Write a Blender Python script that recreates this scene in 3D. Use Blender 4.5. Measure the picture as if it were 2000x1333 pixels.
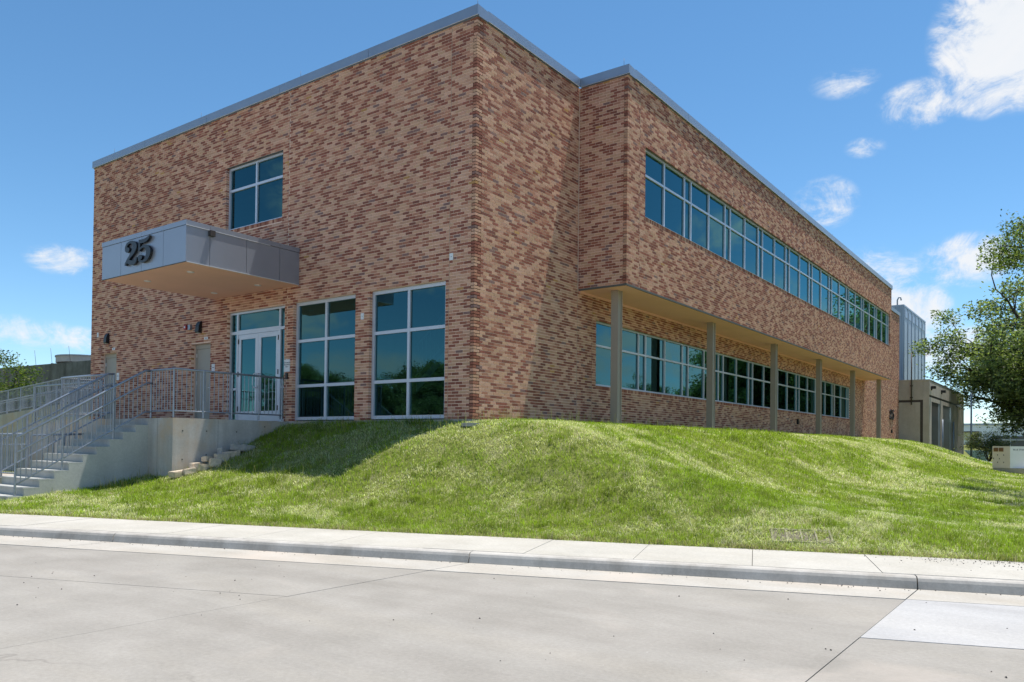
import bpy, math, random
import numpy as np
from mathutils import Vector, Matrix

for o in list(bpy.data.objects):
    bpy.data.objects.remove(o)
scene = bpy.context.scene
COL = scene.collection
R = math.radians
rnd = random.Random(7)

# ------------------------------------------------------------------ camera
CAM = Vector((10.490, -12.933, -0.515))
YAW, PITCH, ROLL = 0.63144, 0.01547, 0.011127
FPX = 1537.535
def cam_axes():
    cy, sy = math.cos(YAW), math.sin(YAW)
    f = Vector((-sy, cy, 0)); r = Vector((cy, sy, 0)); u = Vector((0, 0, 1))
    c, s = math.cos(PITCH), math.sin(PITCH)
    f2 = f*c + u*s; u2 = u*c - f*s
    c, s = math.cos(ROLL), math.sin(ROLL)
    return r*c + u2*s, u2*c - r*s, f2
cr, cu, cf = cam_axes()
cd = bpy.data.cameras.new('camera'); cam = bpy.data.objects.new('camera', cd); COL.objects.link(cam)
cd.sensor_width = 36; cd.sensor_fit = 'HORIZONTAL'; cd.lens = FPX*36/2000
cd.shift_y = 177.12/2000; cd.clip_start = 0.1; cd.clip_end = 3000
m = Matrix((cr, cu, -cf)).transposed().to_4x4(); m.translation = CAM
cam.matrix_world = m
scene.camera = cam

# ------------------------------------------------------------------ light
SUNV = Vector((0.118, 0.266, 1.0)).normalized()
SUN_EL = math.asin(SUNV.z)
SUN_AZ = math.atan2(SUNV.x, SUNV.y)
sd = bpy.data.lights.new('sun', 'SUN'); sd.energy = 3.45; sd.angle = R(0.53); sd.color = (1.0, 0.955, 0.89)
so = bpy.data.objects.new('sun', sd); COL.objects.link(so)
so.rotation_euler = (-SUNV).to_track_quat('-Z', 'Y').to_euler(); so.location = (20, -20, 40)

vs = scene.view_settings
scene.display_settings.display_device = 'sRGB'
vs.view_transform = 'Standard'; vs.look = 'None'; vs.gamma = 1; vs.use_curve_mapping = False
vs.exposure = 0.8

world = bpy.data.worlds.new('World'); scene.world = world; world.use_nodes = True
wn, wl = world.node_tree.nodes, world.node_tree.links
wn.clear()
def W(t, **k):
    n = wn.new(t)
    for a, b in k.items(): setattr(n, a, b)
    return n
def wmath(op, a, b=None, c=None, clamp=False):
    n = W('ShaderNodeMath', operation=op, use_clamp=clamp)
    for i, v in enumerate((a, b, c)):
        if v is None: continue
        if isinstance(v, (int, float)): n.inputs[i].default_value = v
        else: wl.new(v, n.inputs[i])
    return n.outputs[0]
sky = W('ShaderNodeTexSky', sky_type='NISHITA', sun_disc=False)
sky.sun_elevation = SUN_EL; sky.sun_rotation = SUN_AZ
sky.altitude = 600; sky.air_density = 0.9; sky.dust_density = 0.0; sky.ozone_density = 4.0
tc = W('ShaderNodeTexCoord'); sep = W('ShaderNodeSeparateXYZ'); wl.new(tc.outputs['Generated'], sep.inputs[0])
az = wmath('MULTIPLY', wmath('ARCTAN2', sep.outputs[0], sep.outputs[1]), 180/math.pi)
el = wmath('MULTIPLY', wmath('ARCSINE', sep.outputs[2]), 180/math.pi)
def noise(scale, detail, rough, vec, dist=0.0):
    n = W('ShaderNodeTexNoise'); n.inputs['Scale'].default_value = scale; n.inputs['Detail'].default_value = detail
    n.inputs['Roughness'].default_value = rough; n.inputs['Distortion'].default_value = dist
    wl.new(vec, n.inputs['Vector']); return n.outputs['Fac']
mp = W('ShaderNodeMapping'); mp.inputs['Scale'].default_value = (1, 1, 1.5); wl.new(tc.outputs['Generated'], mp.inputs[0])
fb = noise(15.0, 10, 0.66, mp.outputs[0], 0.9)
fine = noise(48.0, 7, 0.7, mp.outputs[0], 0.8)
low = noise(3.2, 4, 0.5, mp.outputs[0])
# cumulus as soft ellipses (azimuth, elevation, half-width, half-height, weight) broken up by fractal noise
CL = [(-3.0,24.4,4.6,3.8,1.35),(-5.0,21.8,2.4,1.7,.8),(-8.8,21.4,2.3,1.3,.72),(-13.4,23.3,2.0,.9,.42),(-12.1,19.3,1.2,.6,.42),
      (-14.6,16.2,2.0,1.5,.62),(-6.2,11.8,2.6,1.5,.8),(-11.8,12.0,2.0,1.2,.55),(-9.7,11.4,1.6,1.1,.55),(-9.4,8.9,2.3,1.8,.9),
      (-6.8,6.2,2.8,1.5,.75),(-7.0,8.1,.8,.5,.4),(-65.9,11.2,2.1,.9,.62),(-68.2,6.5,2.8,1.0,.6),(-65.2,6.3,1.4,.8,.5),
      (-128,9,4,2,.9),(-137,13,5,2.4,.95),(-146,8,5,1.8,.9),(-133,5,6,1.4,.8),(17,7,4,2.2,1.0),(24,10,5,2.6,1.0),(31,6,5,2.0,.9),(12,12,3,1.6,.8),(38,12,6,3,.9),(21,15,3,1.4,.7),(-79,9,5,2.5,.8),(-95,14,8,3,.8),(5,14,5,3,.8),(8,24,7,5,.9)]
mask = None
for a, e, ra, re, w in CL:
    dx = wmath('DIVIDE', wmath('SUBTRACT', az, a), ra*1.25)
    dy = wmath('DIVIDE', wmath('SUBTRACT', el, e), re*1.25)
    d2 = wmath('ADD', wmath('MULTIPLY', dx, dx), wmath('MULTIPLY', dy, dy))
    v = wmath('MULTIPLY', wmath('SUBTRACT', 1.0, d2, clamp=True), w)
    mask = v if mask is None else wmath('MAXIMUM', mask, v)
# the sky outside these goes on with scattered fair-weather cumulus
elband = wmath('MULTIPLY', wmath('SUBTRACT', 1.0, wmath('DIVIDE', wmath('ABSOLUTE', wmath('SUBTRACT', el, 12.0)), 22.0), clamp=True), 1.0)
out1 = wmath('MULTIPLY', wmath('SUBTRACT', wmath('ABSOLUTE', wmath('ADD', az, 36.0)), 40.0), 0.1, clamp=True)
gen = wmath('MULTIPLY', wmath('MULTIPLY', wmath('MULTIPLY', wmath('SUBTRACT', low, 0.44, clamp=True), 6.0, clamp=True), elband), out1)
mask = wmath('MAXIMUM', mask, wmath('MULTIPLY', gen, 0.85))
fb2 = wmath('MULTIPLY', wmath('SUBTRACT', wmath('ADD', wmath('MULTIPLY', fb, 0.75), wmath('MULTIPLY', fine, 0.25)), 0.5), 3.6)
dens = wmath('ADD', mask, wmath('MULTIPLY', fb2, wmath('MULTIPLY', mask, 3.0, clamp=True)))
mr = W('ShaderNodeMapRange', interpolation_type='SMOOTHSTEP'); wl.new(dens, mr.inputs[0])
mr.inputs[1].default_value = 0.02; mr.inputs[2].default_value = 1.05; mr.inputs[3].default_value = 0; mr.inputs[4].default_value = 0.96
body = W('ShaderNodeMapRange'); wl.new(wmath('ADD', wmath('MULTIPLY', fb, .8), wmath('MULTIPLY', low, .35)), body.inputs[0])
body.inputs[1].default_value = 0.30; body.inputs[2].default_value = 0.85
cc = W('ShaderNodeValToRGB'); wl.new(body.outputs[0], cc.inputs[0])
cc.color_ramp.elements[0].position = 0.0; cc.color_ramp.elements[0].color = (4.2, 4.55, 5.0, 1)
cc.color_ramp.elements[1].position = 1.0; cc.color_ramp.elements[1].color = (5.5, 5.5, 5.55, 1)
e = cc.color_ramp.elements.new(0.45); e.color = (5.15, 5.3, 5.5, 1)
mx = W('ShaderNodeMix', data_type='RGBA'); wl.new(mr.outputs[0], mx.inputs[0])
hs = W('ShaderNodeHueSaturation'); hs.inputs['Saturation'].default_value = 1.12; hs.inputs['Hue'].default_value = .491; wl.new(sky.outputs[0], hs.inputs['Color']); wl.new(hs.outputs[0], mx.inputs[6]); wl.new(cc.outputs[0], mx.inputs[7])
bg = W('ShaderNodeBackground'); bg.inputs[1].default_value = 0.1; wl.new(mx.outputs[2], bg.inputs[0])
wo = W('ShaderNodeOutputWorld'); wl.new(bg.outputs[0], wo.inputs[0])

# ------------------------------------------------------------------ materials
class M_:
    def __init__(s, name):
        s.m = bpy.data.materials.new(name); s.m.use_nodes = True
        s.n, s.l = s.m.node_tree.nodes, s.m.node_tree.links
        s.n.clear(); s.out = s.n.new('ShaderNodeOutputMaterial'); s._obj = None
    def node(s, t, **k):
        n = s.n.new(t)
        for a, b in k.items(): setattr(n, a, b)
        return n
    def co(s, kind='Object'):
        if s._obj is None: s._obj = s.node('ShaderNodeTexCoord')
        return s._obj.outputs[kind]
    def put(s, sock, v):
        if hasattr(v, 'links'): s.l.new(v, sock)
        else: sock.default_value = v
    def noise(s, scale, detail=4, rough=.55, vec=None, mapscale=None, dist=0):
        if vec is None:
            g = s.node('ShaderNodeNewGeometry'); vec = g.outputs['Position']
        if mapscale:
            mp = s.node('ShaderNodeMapping'); mp.inputs['Scale'].default_value = mapscale; s.l.new(vec, mp.inputs[0]); vec = mp.outputs[0]
        n = s.node('ShaderNodeTexNoise'); n.inputs['Scale'].default_value = scale; n.inputs['Detail'].default_value = detail
        n.inputs['Roughness'].default_value = rough; n.inputs['Distortion'].default_value = dist
        s.l.new(vec, n.inputs['Vector']); return n.outputs['Fac']
    def ramp(s, fac, stops):
        r = s.node('ShaderNodeValToRGB'); s.l.new(fac, r.inputs[0]); cr_ = r.color_ramp
        while len(cr_.elements) < len(stops): cr_.elements.new(.5)
        for e, (p, c) in zip(cr_.elements, stops):
            e.position = p; e.color = (c[0], c[1], c[2], 1) if not isinstance(c, (int, float)) else (c, c, c, 1)
        return r.outputs[0]
    def mix(s, a, b, fac=.5, mode='MIX'):
        n = s.node('ShaderNodeMix', data_type='RGBA', blend_type=mode)
        s.put(n.inputs[0], fac)
        for i, v in ((6, a), (7, b)):
            if isinstance(v, tuple): v = (v[0], v[1], v[2], 1)
            s.put(n.inputs[i], v)
        return n.outputs[2]
    def attr(s, name, out='Color'):
        return s.node('ShaderNodeAttribute', attribute_name=name).outputs[out]
    def bump(s, h, strength=.3, dist=.01):
        b = s.node('ShaderNodeBump'); b.inputs['Strength'].default_value = strength; b.inputs['Distance'].default_value = dist
        s.l.new(h, b.inputs['Height']); return b.outputs[0]
    def bsdf(s, col, rough=.8, metal=0, normal=None, spec=.5):
        p = s.node('ShaderNodeBsdfPrincipled')
        if isinstance(col, tuple): col = (col[0], col[1], col[2], 1)
        s.put(p.inputs['Base Color'], col); s.put(p.inputs['Roughness'], rough); p.inputs['Metallic'].default_value = metal
        p.inputs['Specular IOR Level'].default_value = spec
        if normal is not None: s.l.new(normal, p.inputs['Normal'])
        s.l.new(p.outputs[0], s.out.inputs[0]); return p
MAT = {}
def simple(name, col, rough=.7, metal=0, var=.12, scale=6, spec=.5, bump=0.0, bscale=60):
    k = M_(name); n = k.noise(scale, 5)
    c = k.ramp(n, [(.25, tuple(v*(1-var) for v in col)), (.75, tuple(min(1, v*(1+var)) for v in col))])
    nm = k.bump(k.noise(bscale, 3), bump, .004) if bump else None
    k.bsdf(c, rough, metal, nm, spec); MAT[name] = k.m
simple('aluminium', (.56, .59, .66), .38, .35, .04, 3)
simple('coping_metal', (.30, .345, .41), .36, .55, .06, 2)
simple('drip_metal', (.75, .75, .76), .4, .3, .03)
simple('canopy_panel', (.33, .355, .41), .34, .5, .05, 1.2)
simple('soffit_tan', (.80, .465, .41), .75, 0, .05, 1.5)
simple('canopy_soffit', (.80, .47, .34), .7, 0, .05, 1.5)
simple('column_paint', (.34, .295, .245), .55, 0, .05, 2)
simple('dark_edge', (.10, .098, .09), .6, 0, .1)
simple('door_paint', (.37, .345, .295), .55, 0, .05, 2)
simple('galvanised', (.30, .335, .385), .40, .5, .16, 14)
simple('black_plastic', (.012, .012, .014), .45, 0, .1)
simple('digit_black', (.012, .013, .017), .35, 0, .1)
simple('red_plastic', (.35, .02, .025), .4, 0, .1)
simple('sign_white', (.72, .73, .74), .5, 0, .03)
simple('sign_ink', (.02, .03, .06), .5, 0, .05)
simple('white_paint', (.72, .72, .70), .6, 0, .05)
simple('roof_membrane', (.5, .5, .48), .8)
simple('interior_wall', (.55, .56, .54), .85, 0, .04)
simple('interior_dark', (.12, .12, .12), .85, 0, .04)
simple('interior_floor', (.22, .21, .19), .5, 0, .1)
simple('steel_dark', (.055, .045, .04), .5, .2, .2)
simple('light_lens', (.8, .8, .78), .3, 0, .02)
simple('generator_pink', (.74, .62, .55), .55, 0, .05, 3)
simple('generator_white', (.86, .86, .88), .5, 0, .04, 3)
simple('louvre_brown', (.27, .13, .06), .6, 0, .1, 9)
simple('bark', (.075, .058, .045), .95, 0, .35, 9, .2, .6, 30)
simple('pale_block', (.56, .47, .36), .9, 0, .25, 14, .3, .5, 80)
simple('grey_block', (.36, .35, .33), .9, 0, .2, 14, .3, .5, 80)
simple('drain_slab', (.17, .15, .10), .95, 0, .35, 20)
simple('drain_bar', (.27, .25, .16), .95, 0, .3, 20)
simple('ink_blue', (.02, .03, .10), .5)
simple('far_white', (.70, .74, .80), .7, 0, .05, 2)
simple('far_blue', (.30, .43, .52), .7, 0, .06, 2)
simple('joint_filler', (.17, .155, .135), .95, 0, .3, 20)
simple('control_joint', (.44, .33, .245), .85, 0, .06, 8)

# brick: colour per brick as an attribute, fine grain from noise
BRICKCOL = [(0.561,0.332,0.226),(0.529,0.306,0.206),(0.587,0.359,0.255),(0.509,0.287,0.196),(0.561,0.314,0.226),(0.540,0.329,0.215),   # buff
            (0.451,0.223,0.150),(0.415,0.194,0.128),(0.383,0.171,0.113),                                                        # mid
            (0.278,0.104,0.072),(0.254,0.096,0.068),(0.299,0.117,0.078),(0.230,0.094,0.069),(0.315,0.115,0.081),                      # dark red
            (0.263,0.152,0.130),(0.233,0.143,0.128),(0.472,0.265,0.108)]                                                           # plum, plum, ochre
k = M_('brick'); b = k.attr('brick_col'); n = k.noise(75, 4, .65); n2 = k.noise(1.1, 4)
c = k.mix(b, k.ramp(n, [(.2, (.72,.72,.72)), (.8, (1.25,1.22,1.2))]), 1.0, 'MULTIPLY')
c = k.mix(c, k.ramp(n2, [(.25, (.92,.92,.92)), (.75, (1.07,1.06,1.05))]), 1.0, 'MULTIPLY')
k.bsdf(c, .88, 0, k.bump(n, .5, .004), .25); MAT['brick'] = k.m
k = M_('mortar'); n = k.noise(50, 4); n2 = k.noise(.9, 4)
c = k.ramp(n, [(.2, (.80,.575,.455)), (.8, (.92,.69,.56))])
c = k.mix(c, k.ramp(n2, [(.25, (.90,.90,.90)), (.75, (1.06,1.06,1.06))]), 1.0, 'MULTIPLY')
k.bsdf(c, .95, 0, k.bump(n, .5, .004), .2); MAT['mortar'] = k.m

# glass: coated teal sheet, partly mirror, partly see-through
k = M_('tinted_glass')
g = k.node('ShaderNodeBsdfGlossy'); g.inputs['Color'].default_value = (.36, .86, .94, 1); g.inputs['Roughness'].default_value = 0.0
t = k.node('ShaderNodeBsdfTransparent'); t.inputs['Color'].default_value = (.15, .28, .33, 1)
bw = k.noise(.55, 2, .5)
bn = k.bump(bw, .04, .05); k.l.new(bn, g.inputs['Normal'])
fr = k.node('ShaderNodeFresnel'); fr.inputs['IOR'].default_value = 2.0
mxs = k.node('ShaderNodeMixShader'); k.l.new(fr.outputs[0], mxs.inputs[0]); k.l.new(t.outputs[0], mxs.inputs[1]); k.l.new(g.outputs[0], mxs.inputs[2])
k.l.new(mxs.outputs[0], k.out.inputs[0]); MAT['glass'] = k.m

# concretes
def concrete(name, a, b, streak=None, stain=None, var=1.0, bscale=120):
    k = M_(name)
    n = k.noise(1.3, 6, .6); f = k.noise(28, 5, .65); g_ = k.noise(160, 2, .6)
    c = k.ramp(n, [(.28, a), (.72, b)])
    c = k.mix(c, k.ramp(f, [(.3, (.90,.90,.90)), (.7, (1.07,1.07,1.07))]), 1.0, 'MULTIPLY')
    c = k.mix(c, k.ramp(g_, [(.3, (.93,.93,.93)), (.7, (1.06,1.06,1.06))]), 1.0, 'MULTIPLY')
    if streak:
        s_ = k.noise(1.0, 5, .6, None, streak[0]); c = k.mix(c, k.ramp(s_, [(.35, streak[1]), (.62, (1,1,1))]), streak[2], 'MULTIPLY')
    if stain:
        s_ = k.noise(stain[0], 5, .6, None, None, .6); mk = k.ramp(s_, [(stain[1], (0,0,0)), (stain[2], (1,1,1))])
        c = k.mix(c, stain[3], mk)
    if name.startswith(('road','gutter','walk')):
        sp = k.noise(9.0, 2, .5); sp2 = k.noise(55, 2, .5)
        mk = k.ramp(sp2, [(.735, (0,0,0)), (.76, (1,1,1))]); mk2 = k.ramp(sp, [(.5, (0,0,0)), (.7, (1,1,1))])
        c = k.mix(c, (.12,.10,.085), k.mix((0,0,0), mk, mk2))
        lt = k.ramp(k.noise(37, 2, .5), [(.74, (0,0,0)), (.78, (.5,.5,.5))]); c = k.mix(c, (.62,.59,.54), lt)
    if name.startswith('road'):
        ty = k.noise(.55, 5, .55, None, (.45,1.9,1), .5); c = k.mix(c, k.ramp(ty, [(.34, (.91,.905,.90)), (.5, (1,1,1)), (.66, (1.03,1.02,1.0))]), 1.0, 'MULTIPLY')
        vo = k.node('ShaderNodeTexVoronoi', feature='DISTANCE_TO_EDGE'); vo.inputs['Scale'].default_value = .16
        gq = k.node('ShaderNodeNewGeometry'); nz = k.node('ShaderNodeTexNoise'); nz.inputs['Scale'].default_value = 1.7; nz.inputs['Detail'].default_value = 6
        k.l.new(gq.outputs['Position'], nz.inputs['Vector']); av = k.node('ShaderNodeVectorMath', operation='MULTIPLY_ADD'); k.l.new(nz.outputs['Color'], av.inputs[0]); av.inputs[1].default_value = (.9,.9,0); k.l.new(gq.outputs['Position'], av.inputs[2])
        k.l.new(av.outputs[0], vo.inputs['Vector'])
        ck = k.ramp(vo.outputs['Distance'], [(.0004, (1,1,1)), (.0012, (0,0,0))]); msk = k.ramp(k.noise(.28, 2, .5), [(.53, (0,0,0)), (.6, (.55,.55,.55))])
        c = k.mix(c, (.15,.135,.12), k.mix((0,0,0), ck, msk))
    k.bsdf(c, .9, 0, k.bump(f, .25, .006), .25); MAT[name] = k.m; return k
concrete('road_concrete', (.30,.278,.243), (.375,.348,.308), ((.35,1.6,1), (.93,.925,.92), 1.0), (.35, .58, .85, (.47,.41,.35)))
concrete('road_pale', (.42,.41,.395), (.48,.47,.455), ((.3,2.2,1), (.92,.92,.93), 1.0))
concrete('gutter_concrete', (.43,.40,.35), (.51,.48,.425), ((.6,1.5,1), (.90,.87,.83), 1.0), (.5, .55, .8, (.55,.47,.39)))
concrete('walk_concrete', (.455,.43,.375), (.54,.51,.45), ((.8,1.0,1), (.92,.91,.89), 1.0))
concrete('kerb_concrete', (.45,.42,.375), (.58,.545,.49), ((2.5,2.5,.6), (.70,.69,.67), 1.0), (1.4, .5, .7, (.50,.47,.42)))
concrete('wall_concrete', (.44,.425,.40), (.56,.54,.50), ((2.2,2.2,.25), (.74,.72,.70), 1.0), (.7, .47, .66, (.50,.385,.27)))
concrete('step_concrete', (.42,.425,.40), (.52,.525,.49), ((1.5,1.5,1.0), (.88,.88,.88), 1.0))
concrete('annex_concrete', (.45,.40,.345), (.54,.485,.425), ((1.2,1.2,.12), (.80,.79,.77), 1.0))
concrete('garage_concrete', (.13,.125,.115), (.24,.235,.22), ((1.0,1.0,.08), (.60,.60,.58), 1.0))
# ribbed metal of the tower
k = M_('tower_metal'); n = k.noise(.7, 4, .6, None, (1,1,.15))
c = k.ramp(n, [(.3, (.37,.44,.52)), (.7, (.46,.53,.61))]); k.bsdf(c, .5, .3, None, .4); MAT['tower_metal'] = k.m
# soil and turf base
k = M_('turf_soil'); n = k.noise(2.2, 6, .65); f = k.noise(40, 4, .7)
c = k.ramp(n, [(.3, (.16,.19,.04)), (.5, (.21,.23,.06)), (.72, (.34,.32,.17))])
c = k.mix(c, k.ramp(f, [(.3, (.55,.55,.5)), (.7, (1.35,1.35,1.3))]), 1.0, 'MULTIPLY')
k.bsdf(c, .95, 0, k.bump(f, .9, .03), .15); MAT['turf_soil'] = k.m
def leafmat(name, trans=.35, rough=.55, spec=.35):
    k = M_(name); a = k.attr('leaf_col')
    p = k.bsdf(a, rough, 0, None, spec)
    t = k.node('ShaderNodeBsdfTranslucent'); k.l.new(k.mix(a, (1.1,1.25,.55), 1.0, 'MULTIPLY'), t.inputs[0])
    mx_ = k.node('ShaderNodeMixShader'); mx_.inputs[0].default_value = trans
    k.l.new(p.outputs[0], mx_.inputs[1]); k.l.new(t.outputs[0], mx_.inputs[2]); k.l.new(mx_.outputs[0], k.out.inputs[0])
    MAT[name] = k.m
leafmat('grass_blade', .42, .6, .25); leafmat('leaf', .52, .5, .4)

# ------------------------------------------------------------------ helpers
class MB:
    def __init__(s): s.v = []; s.f = []; s.smooth = []
    def add(s, vs_, fs, sm=False):
        o = len(s.v); s.v += [tuple(v) for v in vs_]
        for f in fs: s.f.append(tuple(i+o for i in f)); s.smooth.append(sm)
        return s
    def box(s, x0, x1, y0, y1, z0, z1):
        return s.add([(x0,y0,z0),(x1,y0,z0),(x1,y1,z0),(x0,y1,z0),(x0,y0,z1),(x1,y0,z1),(x1,y1,z1),(x0,y1,z1)],
                     [(0,3,2,1),(4,5,6,7),(0,1,5,4),(1,2,6,5),(2,3,7,6),(3,0,4,7)])
    def prism(s, poly, z0, z1):       # poly ccw in xy ; z1 may be list
        n = len(poly); z1s = z1 if isinstance(z1, (list, tuple)) else [z1]*n
        vs_ = [(p[0],p[1],z0) for p in poly]+[(p[0],p[1],z) for p, z in zip(poly, z1s)]
        fs = [tuple(reversed(range(n))), tuple(range(n, 2*n))]+[(i,(i+1)%n,n+(i+1)%n,n+i) for i in range(n)]
        return s.add(vs_, fs)
    def extr(s, poly, fn, d0, d1):    # poly in 2d, fn(a,b,d)->3d
        n = len(poly)
        vs_ = [fn(p[0],p[1],d0) for p in poly]+[fn(p[0],p[1],d1) for p in poly]
        fs = [tuple(reversed(range(n))), tuple(range(n, 2*n))]+[(i,(i+1)%n,n+(i+1)%n,n+i) for i in range(n)]
        return s.add(vs_, fs)
    def tube(s, pts, r, n=8, cap=True):
        pts = [Vector(p) for p in pts]; rs = r if isinstance(r, (list, tuple)) else [r]*len(pts)
        vs_, fs = [], []
        up = None
        for i, p in enumerate(pts):
            if i == 0: d = pts[1]-pts[0]
            elif i == len(pts)-1: d = pts[-1]-pts[-2]
            else: d = (pts[i+1]-p).normalized()+(p-pts[i-1]).normalized()
            d.normalize()
            if up is None:
                up = Vector((0,0,1)) if abs(d.z) < .9 else Vector((1,0,0))
            a = d.cross(up)
            if a.length < 1e-4: a = d.orthogonal()
            a.normalize(); b_ = a.cross(d)
            up = b_
            for j in range(n):
                t = 2*math.pi*j/n; vs_.append(p+(a*math.cos(t)+b_*math.sin(t))*rs[i])
        for i in range(len(pts)-1):
            for j in range(n):
                fs.append((i*n+j, i*n+(j+1)%n, (i+1)*n+(j+1)%n, (i+1)*n+j))
        s.add(vs_, fs, True)
        if cap:
            o = len(s.v)-len(vs_)
            s.f.append(tuple(o+j for j in reversed(range(n)))); s.smooth.append(False)
            s.f.append(tuple(o+(len(pts)-1)*n+j for j in range(n))); s.smooth.append(False)
        return s
    def disc(s, c, r, d0, d1, axis='z', n=20):
        ps = [(math.cos(2*math.pi*i/n)*r, math.sin(2*math.pi*i/n)*r) for i in range(n)]
        if axis == 'z': fn = lambda a,b,d: (c[0]+a, c[1]+b, c[2]+d)
        elif axis == 'y': fn = lambda a,b,d: (c[0]+a, c[1]+d, c[2]+b)
        else: fn = lambda a,b,d: (c[0]+d, c[1]+a, c[2]+b)
        return s.extr(ps, fn, d0, d1)
    recalc = True
    def mesh(s, name):
        me = bpy.data.meshes.new(name); me.from_pydata(s.v, [], s.f)
        if any(s.smooth): me.polygons.foreach_set('use_smooth', s.smooth)
        me.update()
        if not s.recalc: return me
        import bmesh
        bm = bmesh.new(); bm.from_mesh(me); bmesh.ops.recalc_face_normals(bm, faces=bm.faces); bm.to_mesh(me); bm.free()
        return me
    def build(s, name, mat, parent=None):
        return link(s.mesh(name), name, mat, parent)
def link(me, name, mat, parent=None, loc=None):
    if mat is not None and not me.materials: me.materials.append(MAT[mat])
    o = bpy.data.objects.new(name, me); COL.objects.link(o)
    if loc is not None: o.location = loc
    if parent is not None: par(o, parent)
    return o
WORLDLOC = {}
def par(o, p):
    o.parent = p
    l = WORLDLOC.get(p.name, Vector((0,0,0)))
    o.matrix_parent_inverse = Matrix.Translation(-l)
    WORLDLOC[o.name] = Vector((0,0,0)) if o.type == 'MESH' and o.location.length == 0 else o.location.copy()
def thing(name, label, cat, loc=(0,0,0), group=None, kind=None):
    o = bpy.data.objects.new(name, None); COL.objects.link(o); o.location = loc; o.empty_display_size = .2
    WORLDLOC[o.name] = Vector(loc); tag(o, label, cat, group, kind); return o
def tag(o, label=None, cat=None, group=None, kind=None):
    if label: o['label'] = label
    if cat: o['category'] = cat
    if group: o['group'] = group
    if kind: o['kind'] = kind
    return o
def BOX(name, mat, parent, *a): return MB().box(*a).build(name, mat, parent)

# ------------------------------------------------------------------ site: street frame
SL = 0.344
def edge_y(x): return -5.077+0.349*x           # lawn / pavement edge
def kerb_y(x): return -6.83+SL*x               # kerb face
def gut_y(x): return -7.60+0.355*x
ZW, ZS = -1.87, -2.0
E1 = Vector((1, SL, 0)).normalized(); E2 = Vector((-E1.y, E1.x, 0))
NE = math.sqrt(1+.349**2)

S_T = [0,.1,.25,.38,.5,.62,.75,.88,1.0]; S_V = [0,.045,.20,.41,.61,.76,.87,.95,1.0]
def terrain(x, y):
    x = np.asarray(x, float); y = np.asarray(y, float)
    g = (y-edge_y(x))/NE
    dx = np.maximum(0, x-1.5); dxl = np.maximum(0, -16.6-x); dy = np.maximum(0, -y)
    h = np.sqrt(np.maximum(dx, dxl)**2*0.25+dy**2)
    t1 = np.clip(h/np.maximum(h+np.maximum(g, 0), 1e-3), 0, 1)
    kx = 0.7+0.3*np.clip((x+5.5)/4.5, 0, 1)
    t1 = t1**kx
    t2 = np.clip((x-1.6)/8.5, 0, 1)*np.clip((y+1.5)/4, 0, 1)
    t3 = np.clip((y-38)/24, 0, 1)*np.clip((x+1.0)/3, 0, 1)
    t = 1-(1-t1)*(1-t2)*(1-t3)
    z = -0.055-1.825*np.interp(t, S_T, S_V)
    z = z-0.04*np.clip(h, 0, 1)*0
    bumps = 0.06*np.sin(1.7*x+.6*y)*np.sin(1.3*y-.8*x+1)+0.035*np.sin(4.1*x+1.2+np.sin(2.3*y))*np.sin(3.7*y+1.3*np.sin(1.9*x))+.018*np.sin(8.3*x+2*np.sin(3.1*y))*np.sin(7.1*y+x)
    w = .5*np.clip(t*5, 0, 1)*np.clip(g/1.2, 0, 1)
    z = z+bumps*w*np.clip((40-np.hypot(x-10, y+13))/10, .3, 1)
    left = np.clip((-7.25-x)/.3, 0, 1)*np.clip((-.3-y)/.2+1e-6, 0, 1)
    z = z*(1-left)+(-1.93)*left
    far = np.clip((-16.9-x)/.8, 0, 1); z = z*(1-far)-1.93*far
    z = np.where(g < 0, -1.885-0.8*(-g), z)
    return np.maximum(z, -2.16)
xs = np.concatenate([[-900,-500,-300,-160,-90,-60,-45,-35,-28,-22,-18,-16.8,-14,-11,-9,-7.9], np.arange(-7.6, 14.01, .2), [15,16,18,21,26,32,45,70,120,250,500,900]])
ys = np.concatenate([[-900,-500,-250,-120,-70,-45,-30,-22,-17,-13,-11,-10], np.arange(-9.4, 8.01, .2), np.arange(8.5, 30, .75), np.arange(31, 70, 1.5), [75,85,100,130,180,260,500,1000,1500]])
X, Y = np.meshgrid(xs, ys); Z = terrain(X, Y)
nx, ny = len(xs), len(ys)
idx = np.arange(nx*ny).reshape(ny, nx)
quads = np.stack([idx[:-1,:-1], idx[:-1,1:], idx[1:,1:], idx[1:,:-1]], -1).reshape(-1, 4)
me = bpy.data.meshes.new('ground'); me.from_pydata(np.stack([X.ravel(),Y.ravel(),Z.ravel()],-1).tolist(), [], quads.tolist())
me.polygons.foreach_set('use_smooth', [True]*len(quads)); me.update()
tag(link(me, 'ground', 'turf_soil'), 'green turf mound sloping down from the brick building to the pavement', kind='structure')

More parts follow.
